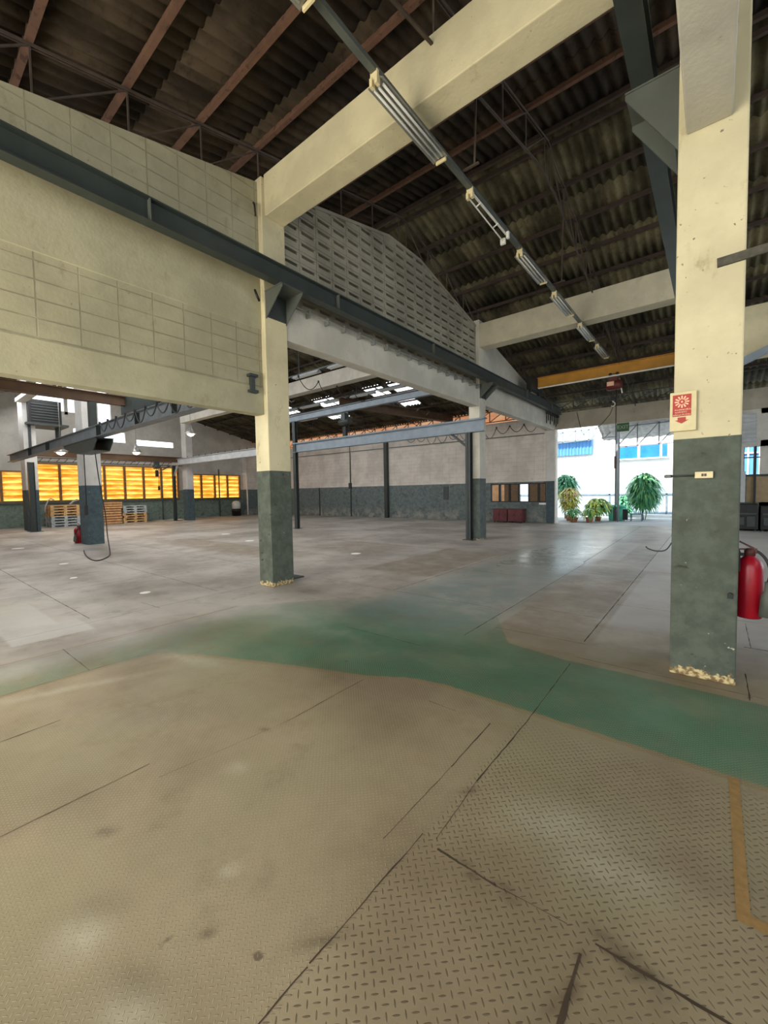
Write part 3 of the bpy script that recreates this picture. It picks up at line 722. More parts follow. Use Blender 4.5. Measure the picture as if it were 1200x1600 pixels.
# raised concrete margin on the floor edge under the left wall is absent; column foot plate
# ------------------------------------------------------------------ crane rails
def rail(x, z0, z1, w, label, yb=YF - .4):
    r = thing('crane_runway_beam', label, 'crane rail beam', (x, 7.5, z0))
    m_ = MB(); m_.hbeam((x, YN + .3, (z0 + z1) / 2), (x, yb, (z0 + z1) / 2), w, z1 - z0, .014); m_.build('steel_beam', M['steel_dark'], r)
    m_ = MB(); m_.box(x - .02, x + .02, YN + .3, yb, z1, z1 + .04); m_.build('rail_bar', M['black'], r)
    m_ = MB()
    for yy in (-1, 2.15, 5.2, 8.3, 14.4, 17.2): m_.box(x - w / 2, x + w / 2, yy - .006, yy + .006, z0 + .01, z1 - .01)
    m_.build('web_stiffener', M['steel'], r)
    return r
rail(-5.17, 4.66, 4.93, .15, 'dark steel crane rail beam running along the left block wall')
rail(-.5, 4.70, 4.95, .15, 'dark steel crane rail beam left of the nearest column')
def bracket(x, sx, y0, y1, label, z=4.66, d=.42, h=.42):
    """box bracket: two triangular cheeks, a sloping web and a top plate; x = column face, sx = direction"""
    r = thing('rail_bracket', label, 'steel bracket', (x, (y0 + y1) / 2, z - h))
    xe = x + sx * d
    for yy in (y0, y1 - .014): MB().prism([(x, z - .014), (xe, z - .014), (xe, z - .05), (x, z - h)], 'y', yy, yy + .014).build('cheek_plate', M['steel'], r)
    m_ = MB(); m_.box(min(x, xe), max(x, xe), y0 - .01, y1 + .01, z - .014, z); m_.build('top_plate', M['steel'], r)
    m_ = MB(); m_.box(x, x + sx * .02, y0 + .02, y1 - .02, z - h + .03, z - .02); m_.build('back_plate', M['steel_dark'], r)
    return r
bracket(XC1, 1, Y1a + .02, Y1b - .01, 'steel box bracket on the near left column carrying the rail')
bracket(XC1, 1, Y2a + .02, Y2b - .01, 'steel box bracket on the second left column carrying the rail')
bracket(XB0, -1, 3.99, 4.37, 'steel bracket on the nearest column at the top right', z=4.70, d=.36, h=.62)
bracket(XB0, -1, Y2a + .02, Y2b - .01, 'steel bracket on the right column behind the nearest one', z=4.70, d=.36, h=.6)
# small pipe supports under the rail on the grey beam
m_ = MB(); m_.tube([(-5.44, Y1b + .1, 4.56), (-5.44, Y2a - .2, 4.56)], .012, 6)
for k in range(16): m_.box(-5.52, -5.42, 4.8 + k * .43, 4.83 + k * .43, 4.5, 4.62)
tag(m_.build('conduit_run', M['pipe']), 'thin conduit on small clips along the grey beam under the rail', 'conduit')
# black festoon cables at the far end of the rail
cb = MB()
for k in range(9):
    yy = 17.2 + k * .17; dp = .25 + .22 * random.random()
    cb.tube([(-5.33 + .02 * (k % 3), yy + .1 * math.sin(t / 8 * PI * 2) * .5, 4.62 - dp * math.sin(t / 8 * PI)) for t in range(9)], .012, 5)
    cb.box(-5.36, -5.24, yy - .03, yy + .03, 4.56, 4.66)
tag(cb.build('festoon_cables', M['cable']), 'bunch of black festoon cables hanging at the far end of the left rail', 'cable')

# ------------------------------------------------------------------ overhead crane (yellow)
r = thing('overhead_crane', 'ochre yellow overhead crane bridge spanning the far crane bay', 'crane', (-2.85, 15.3, 4.97))
m_ = MB(); m_.hbeam((-5.05, 15.3, 5.35), (-.55, 15.3, 5.35), .18, .36, .02); m_.build('bridge_girder', M['yellow'], r)
for x in (-5.17, -.5): MB().box(x - .08, x + .08, 14.7, 15.9, 5.06, 5.5).build('end_truck', M['black'], r)
for x in (-5.17, -.5):
    for yy in (14.85, 15.75): MB().ring([((x - .03, yy, 5.04), .07), ((x + .03, yy, 5.04), .07)], 14).build('wheel', M['black'], r)
m_ = MB(); m_.box(-5.0, -.6, 15.18, 15.20, 5.12, 5.16); m_.build('cable_track', M['white'], r)
h = thing('electric_hoist', 'dark red electric hoist with hook hanging from the yellow crane', 'hoist', (-2.6, 15.3, 4.3))
m_ = MB(); m_.ring([((-2.82, 15.3, 4.86), .13), ((-2.78, 15.3, 4.86), .16), ((-2.42, 15.3, 4.86), .16), ((-2.38, 15.3, 4.86), .12)], 18); m_.box(-2.72, -2.5, 15.2, 15.4, 4.98, 5.14)
m_.build('motor_body', simple('dark_red_hoist', (96, 34, 28), .5), h)
m_ = MB(); m_.box(-2.78, -2.58, 15.12, 15.14, 4.82, 4.95); m_.build('data_plate', M['signpink'], h)
m_ = MB(); m_.box(-2.75, -2.45, 15.22, 15.38, 5.12, 5.22); m_.ring([((-2.7, 15.2, 5.2), .05), ((-2.7, 15.4, 5.2), .05)], 10); m_.ring([((-2.5, 15.2, 5.2), .05), ((-2.5, 15.4, 5.2), .05)], 10); m_.build('trolley', M['black'], h)
m_ = MB(); m_.tube([(-2.66, 15.3, 4.72), (-2.66, 15.3, 4.45)], .01, 5); m_.tube([(-2.60, 15.3, 4.72), (-2.60, 15.3, 4.45)], .01, 5); m_.box(-2.70, -2.56, 15.26, 15.34, 4.36, 4.48); m_.build('load_chain', M['black'], h)
m_ = MB(); m_.tube([(-2.63, 15.3, 4.38), (-2.63, 15.3, 4.32)] + [(-2.63 + .06 * math.sin(a), 15.3, 4.25 + .07 * math.cos(a)) for a in [i * .5 for i in range(0, 9)]], .016, 6); m_.build('hook', M['white'], h)
h = thing('control_pendant', 'long black control pendant cable hanging from the yellow crane in the doorway', 'control pendant', (-2.54, 15.3, .42))
m_ = MB(); m_.tube([(-2.54, 15.3, z) for z in (5.1, 3.5, 2.4, 1.0, .8)], .014, 6); m_.build('pendant_cable', M['cable'], h)
m_ = MB(); m_.box(-2.59, -2.49, 15.26, 15.34, .42, .85); m_.build('button_box', M['black'], h)
m_ = MB(); m_.box(-2.575, -2.505, 15.27, 15.33, 2.15, 2.55); m_.build('cable_coupler', simple('brown_coupler', (78, 52, 52), .6), h)
m_ = MB(); m_.tube([(-2.45 + .02 * i, 15.3, 5.05 - .12 * i) for i in range(5)], .02, 6); tag(m_.build('cable_loop', M['white']), 'pale cable dangling beside the red hoist', 'cable')
# loose dark cable hanging on the door header and to the roof
m_ = MB(); m_.tube([(-4.6, YF - .012, 4.75), (-4.5, YF - .012, 4.3), (-4.42, YF - .012, 3.95), (-4.3, YF - .012, 3.75)], .012, 5)
m_.tube([(-3.2, YF - .012, 4.9), (-3.35, YF - .012, 4.5), (-3.6, YF - .012, 4.2), (-3.9, YF - .012, 3.95)], .012, 5)
tag(m_.build('loose_cables', M['cable']), 'two loose thin cables drooping over the far door header', 'cable')
# exit sign
e = thing('exit_sign', 'small dark green exit sign hanging on the far door header', 'sign', (-2.87, YF - .06, 3.78))
m_ = MB(); m_.box(-3.09, -2.66, YF - .08, YF - .01, 3.76, 4.09); m_.build('sign_box', M['exitgreen'], e)
def text(body, size, loc, parent, mat, rot=(PI / 2, 0, 0), name='lettering'):
    cu = bpy.data.curves.new(name, 'FONT'); cu.body = body; cu.size = size; cu.align_x = 'CENTER'; cu.align_y = 'CENTER'; cu.extrude = .002
    o = bpy.data.objects.new(name + '_c', cu); COL.objects.link(o)
    dg = bpy.context.evaluated_depsgraph_get(); mm = bpy.data.meshes.new_from_object(o.evaluated_get(dg)); bpy.data.objects.remove(o)
    o = bpy.data.objects.new(name, mm); COL.objects.link(o); mm.materials.clear(); mm.materials.append(mat)
    o.parent = parent; o.location = Vector(loc) - Vector(parent['_o']); o.rotation_euler = rot; return o
text('EXIT', .2, (-2.875, YF - .083, 3.925), e, M['exittext'])
# ------------------------------------------------------------------ ceiling light row of the crane bay
r = thing('cable_tray', 'dark steel channel carrying the row of ceiling lights', 'channel', (-2.7, 8, 5.70))
m_ = MB(); m_.box(-2.74, -2.67, YN + .5, 14.9, 5.665, 5.72); m_.build('channel', M['steel'], r)
m_ = MB()
for yy in (1.5, 5.1, 9.0, 13.0):
    m_ = MB(); m_.bar((-2.5, yy, 5.72), (-2.46, yy, roof(yy) - .1), .02); m_.box(-2.72, -2.44, yy - .015, yy + .015, 5.72, 5.74); m_.build('hanger', M['truss'], r)
def fixture(x, y0, label, full=True, zb=5.66):
    L = 1.26
    r = thing('batten_light', label, 'ceiling light', (x, y0 + L / 2, zb - .12), 'lights on the crane bay row')
    if full:
        m_ = MB(); m_.prism([(x - .035, zb), (x + .035, zb), (x + .045, zb - .03), (x + .10, zb - .075), (x + .10, zb - .08), (x + .04, zb - .05), (x - .04, zb - .05), (x - .10, zb - .08), (x - .10, zb - .075), (x - .045, zb - .03)], 'y', y0 + .01, y0 + L)
        m_.build('reflector', M['reflector'], r)
        for s in (-.055, .0, .055): MB().tube([(x + s, y0 + .06, zb - .085), (x + s, y0 + L - .05, zb - .085)], .013, 8).build('tube', M['tube'], r)
    else:
        m_ = MB(); m_.box(x - .012, x + .012, y0, y0 + L, zb - .02, zb); m_.bar((x - .06, y0, zb - .04), (x - .06, y0 + L, zb - .09), .014)
        for k in (.3, .9): m_.bar((x - .06, y0 + k, zb - .05), (x + .02, y0 + k, zb - .02), .014)
        m_.build('bare_frame', M['white'], r)
        m_ = MB(); m_.box(x - .1, x - .02, y0 + L, y0 + L + .04, zb - .14, zb - .05); m_.box(x + .02, x + .06, y0 + L - .05, y0 + L, zb - .1, zb); m_.build('lamp_holder', M['white'], r)
    m_ = MB(); m_.box(x - .045, x + .045, y0 - .02, y0 + .01, zb - .06, zb + .02); m_.box(x - .05, x - .015, y0 - .03, y0 + .02, zb - .12, zb - .04); m_.box(x + .015, x + .05, y0 - .03, y0 + .02, zb - .12, zb - .04)
    if full: MB().box(x - .07, x + .07, y0 + L, y0 + L + .02, zb - .1, zb - .06).build('end_cap', M['ivory'], r)
    m_.build('end_cap', M['ivory'], r)
    return r
for y0, l, fl_ in [(3.33, 'nearest grey three tube ceiling light, below the big cream beam', 1), (5.38, 'bare broken ceiling light frame without tubes', 0), (7.24, 'third ceiling light of the row, right after the bare frame', 1),
                   (9.22, 'fourth ceiling light of the row, before the second beam', 1), (11.35, 'fifth ceiling light of the row, just past the second beam', 1), (13.3, 'farthest ceiling light of the row, near the yellow crane', 1)]:
    fixture(-2.705, y0, l, bool(fl_))
fixture(-2.705, 1.2, 'ceiling light at the top edge with a cream end cap', True)

# ------------------------------------------------------------------ gantries in the left hall
def post(x, y, z, label, s=.14, mat='steel'):
    m_ = MB(); m_.hbeam((x, y, 0.012), (x, y, z), s, s, .012) if False else None
    m_ = MB(); m_.box(x - s / 2, x + s / 2, y - s / 2, y - s / 2 + .012, .012, z); m_.box(x - s / 2, x + s / 2, y + s / 2 - .012, y + s / 2, .012, z); m_.box(x - .006, x + .006, y - s / 2, y + s / 2, .012, z)
    return m_
YP = 11.32; pxl = ony(733, 760, YP).x; pl = ony(463, 760, YP).x; ze = (ony(752, 655, YP).z + ony(748, 674, YP).z) / 2; xe_ = ony(756, 660, YP).x
g = thing('gantry_portal', 'blue grey steel portal gantry beam across the hall on dark posts', 'gantry', (-10.2, YP, 0))
m_ = MB(); m_.hbeam((pl - .1, YP, ze), (xe_, YP, ze), .2, .36, .016); m_.box(pl - .1, xe_ + .06, YP - .11, YP + .11, ze + .18, ze + .21); m_.build('cross_beam', M['steel_blue'], g)
post(pxl, YP, ze - .18, '', .16).build('post', M['steel_dark'], g); post(pl, YP, 4.55, '', .16).build('post', M['steel_dark'], g)
for q in (pxl, pl): MB().box(q - .18, q + .18, YP - .11, YP + .11, 0, .014).build('base_plate', M['steel_dark'], g)
m_ = MB(); m_.bar((pxl - .05, YP, ze - .6), (pxl - .6, YP, ze - .16), .06); m_.build('brace', M['steel_dark'], g)
g = thing('gantry_girder', 'upper blue grey steel girder carried by the tall dark post', 'gantry', (-11, 11.33, 4.55))
m_ = MB(); m_.hbeam((-14.6, 11.33, 4.66), (-5.9, 11.33, 4.72), .16, .24, .014); m_.build('girder', M['steel_blue'], g)
m_ = MB(); m_.box(-14.6, -5.9, 11.28, 11.38, 4.79, 4.83); m_.build('rail_bar', M['steel_dark'], g)
g = thing('gantry_portal', 'pale steel gantry beam from the far hall column to the near column', 'gantry', (-20, 11.9, 0))
m_ = MB(); m_.hbeam((-25.4, 11.33, 3.48), (-15.4, 11.33, 3.48), .2, .36, .016); m_.build('cross_beam', M['steel_lite'], g)
post(-25.25, 11.33, 3.3, '', .16).build('post', M['steel_dark'], g)
m_ = MB(); m_.bar((-25.25, 11.35, 2.7), (-24.75, 11.35, 3.3), .07); m_.build('brace', M['steel_lite'], g)
m_ = MB(); m_.box(-25.6, -24.9, 11.2, 11.6, 0, .014); m_.build('base_plate', M['steel_dark'], g)
# near row gantry
g = thing('gantry_beam', 'long grey steel gantry beam running from the leftmost column over the steel capital', 'gantry', (-14, 3.8, 3.0))
m_ = MB(); m_.hbeam((-23.9, 3.8, 3.22), (-6.3, 3.8, 3.22), .22, .30, .016); m_.build('girder', simple('mid_grey_gantry_paint', (104, 110, 114), .5), g)
m_ = MB(); m_.box(-23.9, -6.3, 3.76, 3.84, 3.37, 3.40); m_.build('rail_bar', M['steel_lite'], g)
m_ = MB()
for x in (-20, -17.5, -12.5, -10, -8.2): m_.box(x - .006, x + .006, 3.69, 3.91, 3.08, 3.36)
m_.build('web_stiffener', M['steel_dark'], g)
g = thing('steel_capital', 'dark steel capital around the hall column under the gantry beam', 'steel bracket', (-15.2, 4.1, 2.7))
cl, cr, bl_, br_ = (ony(q, 700, 3.72).x for q in (101, 152, 119, 146))
for ya, yb in ((3.70, 3.72), (4.08, 4.10)): MB().prism([(cl, 3.06), (cr, 3.06), (cr, 2.98), (br_, 2.74), (bl_, 2.74), (cl, 2.98)], 'y', ya, yb).build('cheek_plate', M['steel_dark'], g)
m_ = MB(); m_.box(cl, cr, 3.68, 4.12, 3.045, 3.06); m_.box(bl_, br_, 3.72, 4.08, 2.74, 2.76); m_.build('top_plate', M['steel_dark'], g)
g = thing('steel_post', 'thin dark steel post right of the leftmost hall column', 'post', (-23.9, 4.5, 0))
post(-23.75, 4.45, 3.1, '', .22).build('post_shaft', M['steel_dark'], g); m_ = MB(); m_.box(-24.1, -23.3, 4.25, 4.7, 0, .014); m_.build('base_plate', M['steel_dark'], g)
g = thing('steel_post', 'dark steel post tucked behind the tall cream column', 'post', (-5.98, 4.55, 0))
post(-5.97, 4.46, 3.4, '', .15).build('post_shaft', M['steel_dark'], g); m_ = MB(); m_.box(-6.1, -5.72, 4.40, 4.78, 0, .02); m_.build('base_plate', M['steel_dark'], g)
# beam behind: girder from row 1 to row 2 side (seen over the yellow windows)
g = thing('gantry_girder', 'brown steel girder running in front of the yellow windows', 'gantry', (-24.9, 8, 3.5))
m_ = MB(); m_.hbeam((-24.7, 4.8, 3.6), (-24.7, 11.75, 3.6), .2, .3, .016); m_.build('girder', M['brown'], g)
g = thing('roller_track', 'thin roller conveyor track hung below the brown girder', 'track', (-26, 8, 3.2))
m_ = MB(); m_.bar((-26.2, 4.8, 3.30), (-26.2, 12.4, 3.36), .04); m_.bar((-26.2, 4.8, 3.5), (-26.2, 12.4, 3.56), .04)
for k in range(4): m_.bar((-26.2, 5.2 + k * 2.2, 3.5), (XW, 5.2 + k * 2.2, 3.7), .03)
for k in range(22): m_.bar((-26.2, 4.9 + k * .34, 3.31), (-26.2, 5.07 + k * .34, 3.52), .025)
m_.build('track_lattice', M['truss'], g)
# brown overhead crane bridge at upper left
g = thing('overhead_crane', 'brown crane bridge at upper left just under the block wall', 'crane', (-13.1, 1, 4.0))
m_ = MB(); m_.hbeam((-13.1, YN + .5, 4.15), (-13.1, 4.9, 4.20), .2, .26, .018); m_.build('bridge_girder', M['brown'], g)
m_ = MB(); m_.box(-13.4, -12.6, 4.6, 5.3, 3.85, 4.42); m_.box(-13.2, -13.0, 3.72, 3.88, 3.40, 4.05); m_.build('end_truck', M['steel_dark'], g)
# second brown crane further back
g = thing('overhead_crane', 'brown crane bridge deep in the hall under the roof', 'crane', (-11, 13, 5.0))
m_ = MB(); m_.hbeam((-11.9, 12.0, 5.17), (-10.5, 18.8, 5.17), .3, .34, .018); m_.build('bridge_girder', M['brown'], g)
def hoist(x, y, z, drop, label):
    h = thing('chain_hoist', label, 'hoist', (x, y, z - drop))
    m_ = MB(); m_.ring([((x - .25, y, z), .12), ((x + .25, y, z), .12)], 14); m_.box(x - .1, x + .1, y - .12, y + .12, z + .05, z + .3); m_.build('motor_body', M['steel_dark'], h)
    m_ = MB(); m_.box(x - .08, x + .08, y - .06, y + .06, z - .55, z - .2); m_.tube([(x, y, z - .1), (x, y, z - .5)], .015, 5); m_.build('hook_block', M['black'], h)
    m_ = MB(); m_.tube([(x + .2, y, z), (x + .22, y, z - drop / 2), (x + .2, y, z - drop)], .014, 5); m_.build('pendant_cable', M['cable'], h)
    m_ = MB(); m_.box(x + .15, x + .25, y - .04, y + .04, z - drop - .0, z - drop + .22); m_.build('button_box', M['black'], h); return h
hoist(-10.95, 11.33, 4.2, 2.55, 'grey chain hoist hanging from the upper girder with a long pendant')
hoist(-24.1, 9.9, 3.12, 1.3, 'small chain hoist hanging before the yellow windows')
# festoon cable loops
def festoon(x0, x1, y, z, n, dip, label, axis='x', r=.012, hang=False):
    m_ = MB()
    if hang:
        for q in (x0, (x0 + x1) / 2, x1):
            p = (q, y) if axis == 'x' else (y, q); m_.tube([(p[0], p[1], z), (p[0], p[1], roof(p[1]) - .05)], .008, 5)
    for i in range(n):
        a = x0 + (x1 - x0) * i / n; b = x0 + (x1 - x0) * (i + 1) / n; d = dip * random.uniform(.6, 1.2)
        pts = [(a + (b - a) * t / 8, z - d * (1 - (2 * t / 8 - 1) ** 2)) for t in range(9)]
        m_.tube([(p, y, q) if axis == 'x' else (y, p, q) for p, q in pts], r, 5)
        m_.box(*((a - .02, a + .02, y - .02, y + .02, z - .03, z + .03) if axis == 'x' else (y - .02, y + .02, a - .02, a + .02, z - .03, z + .03)))
    return tag(m_.build('festoon_cable', M['cable']), label, 'cable')
festoon(-13.5, -6.2, 18.86, 4.5, 11, .42, 'black cable hanging in loops before the far white wall')
festoon(-11.9, -7.0, 3.6, 3.33, 9, .26, 'black cable in loops along the near gantry beam')
festoon(-23.5, -16.2, 11.35, 3.70, 11, .3, 'black cable in loops above the pale gantry beam')
festoon(-22.5, -11, 6.2, 4.6, 10, .5, 'black cable in loops high in the middle of the hall', hang=True)
festoon(8.0, 17.5, -9.6, 4.95, 12, .3, 'black cable in loops deep under the hall roof', 'y', hang=True)
# dark cylinder hanging behind the near column
m_ = MB(); m_.lathe((-9.0, 7.0, 3.9), [(.02, 0), (.14, .03), (.13, .1), (.10, .14), (.10, .55), (.12, .58), (.03, .62)], 16); m_.tube([(-9.0, 7.0, 4.5), (-9.0, 7.0, roof(7) - .1)], .012, 6); m_.tube([(-8.95, 7.0, 4.1), (-8.7, 7.0, 3.9), (-8.55, 7.0, 3.92)], .02, 6)
tag(m_.build('hanging_motor', M['machine']), 'dark cylindrical hoist motor hanging behind the near column', 'motor')
# lit high bay lamps
for (px, py, Y), l in zip([(95, 707, 6.3), (213, 707, 10.2), (298, 678, 9.4)], ['lit bell lamp at left before the yellow windows', 'lit bell lamp in the middle before the yellow windows', 'lit lamp in front of the far hall column']):
    p = onx(px, py, -23.5) if l[4] == 'b' else onx(px, py, -20.0)
    h = thing('high_bay_lamp', l, 'lamp', (p.x, p.y, p.z - .15))
    m_ = MB(); m_.lathe((p.x, p.y, p.z), [(.05, .42), (.08, .3), (.12, .2), (.26, .02), (.25, .0)], 20); m_.tube([(p.x, p.y, p.z + .4), (p.x, p.y, roof(p.y) - .1)], .012, 5); m_.build('lamp_shade', M['reflector'], h)
    m_ = MB(); m_.lathe((p.x, p.y, p.z - .06), [(.02, -.06), (.12, -.02), (.17, .04), (.12, .12)], 16); m_.build('bulb', M['lit'], h)
    L = bpy.data.lights.new('lamp_light', 'POINT'); L.energy = 40; L.color = (1, .9, .7); L.shadow_soft_size = .2
    lo = bpy.data.objects.new('lamp_light', L); COL.objects.link(lo); lo.location = (p.x, p.y, p.z - .35)
# hall ceiling light rows (along X)
def xlight(x, y, z, label, L=1.3):
    r = thing('batten_light', label, 'ceiling light', (x + L / 2, y, z - .1), 'ceiling lights of the hall')
    m_ = MB(); m_.prism([(y - .1, z - .08), (y - .03, z), (y + .03, z), (y + .1, z - .08), (y + .08, z - .08), (y, z - .04), (y - .08, z - .08)], 'x', x, x + L); m_.build('reflector', M['steel_lite'], r)
    for s in (-.045, .045): MB().tube([(x + .04, y + s, z - .085), (x + L - .04, y + s, z - .085)], .014, 6).build('tube', M['tube'], r)
    return r
rows = [(9.34, 5.55, (-13.2, -11.45, -9.7, -7.95), 'hall row before the white beam'), (12.6, 5.5, (-16.6, -15.0, -13.4, -11.8, -10.3, -8.7), 'hall row behind the white beam'), (14.2, 5.35, (-17.0, -14.9), 'farthest hall row')]
for yy, z, xs, w in rows:
    proto = None
    for i, x in enumerate(xs):
        lb = 'tube light, number %s from the right in the %s' % (['one', 'two', 'three', 'four', 'five', 'six'][len(xs) - 1 - i], w)
        if proto is None: proto = xlight(x, yy, z, lb)
        else: dup(proto, (x - xs[0], 0, 0), lb)
    m_ = MB(); m_.box(xs[0] - .5, xs[-1] + 2.0, yy - .03, yy + .03, z, z + .04)
    for x in xs: m_.bar((x + .3, yy, z + .04), (x + .3, yy, roof(yy) - .1), .015)
    tag(m_.build('light_channel', M['steel_dark']), 'dark channel carrying the lights of the %s' % w, 'channel')
# ventilation box on frame at upper left
h = thing('ventilation_box', 'big dark ventilation box on a steel stand at the upper left', 'ventilator', (-24.9, 6.2, 3.6))
a = onx(43, 622, -24.0); b = onx(97, 664, -24.0)
m_ = MB(); m_.box(-25.4, -24.0, a.y, b.y, b.z, a.z); m_.build('housing', M['machine'], h)
m_ = MB()
for k in range(7): m_.box(-24.0, -23.96, a.y + .1, b.y - .1, b.z + .1 + k * (a.z - b.z - .2) / 7, b.z + .14 + k * (a.z - b.z - .2) / 7)
m_.build('grille', M['steel_dark'], h)
m_ = MB(); m_.box(-25.4, -23.95, a.y - .1, b.y + .25, b.z - .1, b.z)
for yy in (a.y + .05, b.y - .05):
    for x in (-24.75, -24.3): m_.box(x - .05, x + .05, yy - .05, yy + .05, 3.75, b.z - .1)
m_.build('stand', M['steel_dark'], h)

# ------------------------------------------------------------------ far wall fittings
m_ = MB(); x = (ony(600, 700, 18.8).x + ony(606, 700, 18.8).x) / 2; m_.box(x - .11, x + .11, YF - .2, YF, 0, 4.7)
tag(m_.build('steel_post', M['steel_dark']), 'dark steel post standing against the far white wall', 'post')
m_ = MB(); m_.tube([(-26.5, YF - .04, 4.08), (-15.2, YF - .04, 4.06), (-5.95, YF - .04, 4.0)], .025, 6); tag(m_.build('wall_pipe', M['pipe']), 'thin pipe running level along the far wall', 'pipe')
for px, z1, l in [(549, 4.0, 'thin vertical pipe on the far wall left of the post'), (500, 1.85, 'short vertical pipe low on the green dado of the far wall')]:
    x = ony(px, 780, YF).x; m_ = MB(); m_.tube([(x, YF - .04, 0), (x, YF - .04, z1)], .03, 6); tag(m_.build('wall_pipe', M['steel_dark']), l, 'pipe')
x = ony(697, 771, YF).x; m_ = MB(); m_.box(x - .14, x + .14, YF - .04, YF, 1.05, 1.75); tag(m_.build('notice_board', simple('dark_notice', (74, 76, 76), .6)), 'narrow dark board on the green dado of the far wall', 'board')
x = ony(848, 788, YF).x; m_ = MB(); m_.box(x - .15, x + .15, YF - .05, YF, .82, .90); tag(m_.build('socket_strip', M['white']), 'small white socket strip under the far window', 'socket')
m_ = MB(); m_.box(-14.55, -14.15, 18.7, 18.75, 2.55, 2.60); 
# maroon cabinet: two units side by side
ca = thing('low_cabinet', 'left maroon metal cabinet of the pair under the far window', 'cabinet', (-7.85, 18.55, 0))
m_ = MB(); m_.box(-8.15, -7.47, 18.35, 18.8, .06, .60); m_.build('body', M['maroon'], ca)
m_ = MB(); m_.box(-8.19, -7.45, 18.31, 18.82, .60, .63); m_.build('top', M['redbrown'], ca)
for a_, b_ in ((-8.12, -7.82), (-7.80, -7.50)):
    d_ = MB().box(a_, b_, 18.33, 18.35, .10, .57).build('door', M['maroon'], ca)
    MB().box(b_ - .05, b_ - .03, 18.315, 18.33, .32, .42).build('handle', M['black'], d_)
for a_ in (-8.12, -7.55):
    for b_ in (18.38, 18.74): MB().box(a_, a_ + .05, b_, b_ + .05, 0, .06).build('leg', M['black'], ca)
dup(ca, (.72, 0, 0), 'right maroon metal cabinet of the pair, nearest the doorway')

# ------------------------------------------------------------------ pallets
def pallet(x, y, z, mat, label, rot=0.0, grp='pallet stacks under the yellow windows'):
    r = thing('wooden_pallet', label, 'pallet', (x, y, z), grp)
    t = MB()
    for i in range(7): t.box(x - .6, x + .6, y - .5 + i * .15, y - .40 + i * .15, z + .118, z + .138)
    t.build('top_board', mat, r)
    b = MB()
    for xx in (-.6, -.07, .46):
        for yy in (-.5, -.06, .38): b.box(x + xx, x + xx + .14, y + yy, y + yy + .12, z + .022, z + .10)
    for yy in (-.5, -.06, .38): b.box(x - .6, x + .6, y + yy, y + yy + .12, z + .10, z + .118)
    b.build('block', mat, r)
    c = MB()
    for yy in (-.5, -.06, .38): c.box(x - .6, x + .6, y + yy, y + yy + .12, z, z + .022)
    c.build('bottom_board', mat, r)
    r.rotation_euler.z = rot + PI / 2; return r
ords = ['lowest', 'second', 'third', 'fourth', 'fifth', 'sixth', 'seventh', 'eighth']
for i in range(8):
    pallet(-26.3, 6.1, i * .139, M['wood_grey'] if i < 4 else M['wood'], ('weathered white' if i < 4 else 'tan wooden') + ' pallet, %s from the floor in the left stack by the yellow windows' % ords[i], random.uniform(-.04, .04))
for i in range(7):
    pallet(-26.3, 9.35, i * .139, M['wood_grey'] if i > 3 else M['wood'], ('grey' if i > 3 else 'tan') + ' pallet, %s from the floor in the right stack by the yellow windows' % ords[i], random.uniform(-.05, .05))
def crate(x, y, z, h, label):
    r = thing('wooden_crate', label, 'crate', (x, y, z))
    m_ = MB(); m_.box(x - .5, x + .5, y - .4, y + .4, z, z + h); m_.build('box_body', M['wood_red'], r)
    m_ = MB()
    for k in range(3):
        zz = z + h * (k + .5) / 3
        m_.box(x - .53, x + .53, y - .43, y + .43, zz - .04, zz + .04)
    m_.build('batten', M['wood'], r)
crate(-26.35, 8.25, 0, .42, 'red brown wooden crate, lowest of the crate stack by the yellow windows')
crate(-26.35, 8.22, .42, .42, 'red brown wooden crate in the middle of the crate stack')
crate(-26.35, 8.27, .84, .38, 'red brown wooden crate on top of the crate stack')
h = thing('leaning_pallet', 'tan pallet leaning upright beside the left pallet stack', 'pallet', (-26.6, 7.25, 0))
m_ = MB()
for k in range(6): m_.box(-26.75 + .0, -26.70, 6.90 + .0, 7.5, .05 + k * .18, .15 + k * .18)
m_.build('board', M['wood'], h); m_ = MB(); m_.box(-26.70, -26.62, 6.92, 7.0, 0, 1.1); m_.box(-26.70, -26.62, 7.4, 7.48, 0, 1.1); m_.build('bearer', M['wood'], h)
m_ = MB(); m_.tube([(-26.2, 5.35, .75), (-26.2, 5.4, 1.1), (-26.2, 5.5, 1.35), (-26.2, 5.6, 1.45), (-26.2, 5.75, 1.40)], .03, 8); m_.tube([(-26.2, 6.4, 1.14), (-26.2, 6.55, 1.3), (-26.2, 6.75, 1.38)], .05, 8)
tag(m_.build('bent_hose', M['steel_lite']), 'pale bent hose lying over the left pallet stack', 'hose')
h = thing('paint_drum', 'white topped drum in the corner right of the yellow windows', 'drum', (-26.6, 16.2, 0))
m_ = MB(); m_.lathe((-26.6, 16.2, 0), [(.3, 0), (.3, .3), (.32, .32), (.32, .42), (.3, .44), (.3, .5)], 20); m_.build('drum_body', M['machine'], h)
m_ = MB(); m_.lathe((-26.6, 16.2, .5), [(.29, 0), (.29, .4), (.2, .52), (.02, .56)], 20); m_.build('drum_cover', M['white'], h)
m_ = MB(); m_.tube([(-27.3, 15.35, 0), (-27.3, 15.35, 3.3)], .05, 6); tag(m_.build('wall_pipe', M['steel']), 'grey vertical pipe before the right yellow window', 'pipe')
m_ = MB(); m_.tube([(-27.2, 11.45, 0), (-27.2, 11.45, 3.1), (-27.0, 11.9, 3.4)], .05, 6); tag(m_.build('wall_pipe', M['steel']), 'grey vertical pipe before the big yellow window', 'pipe')

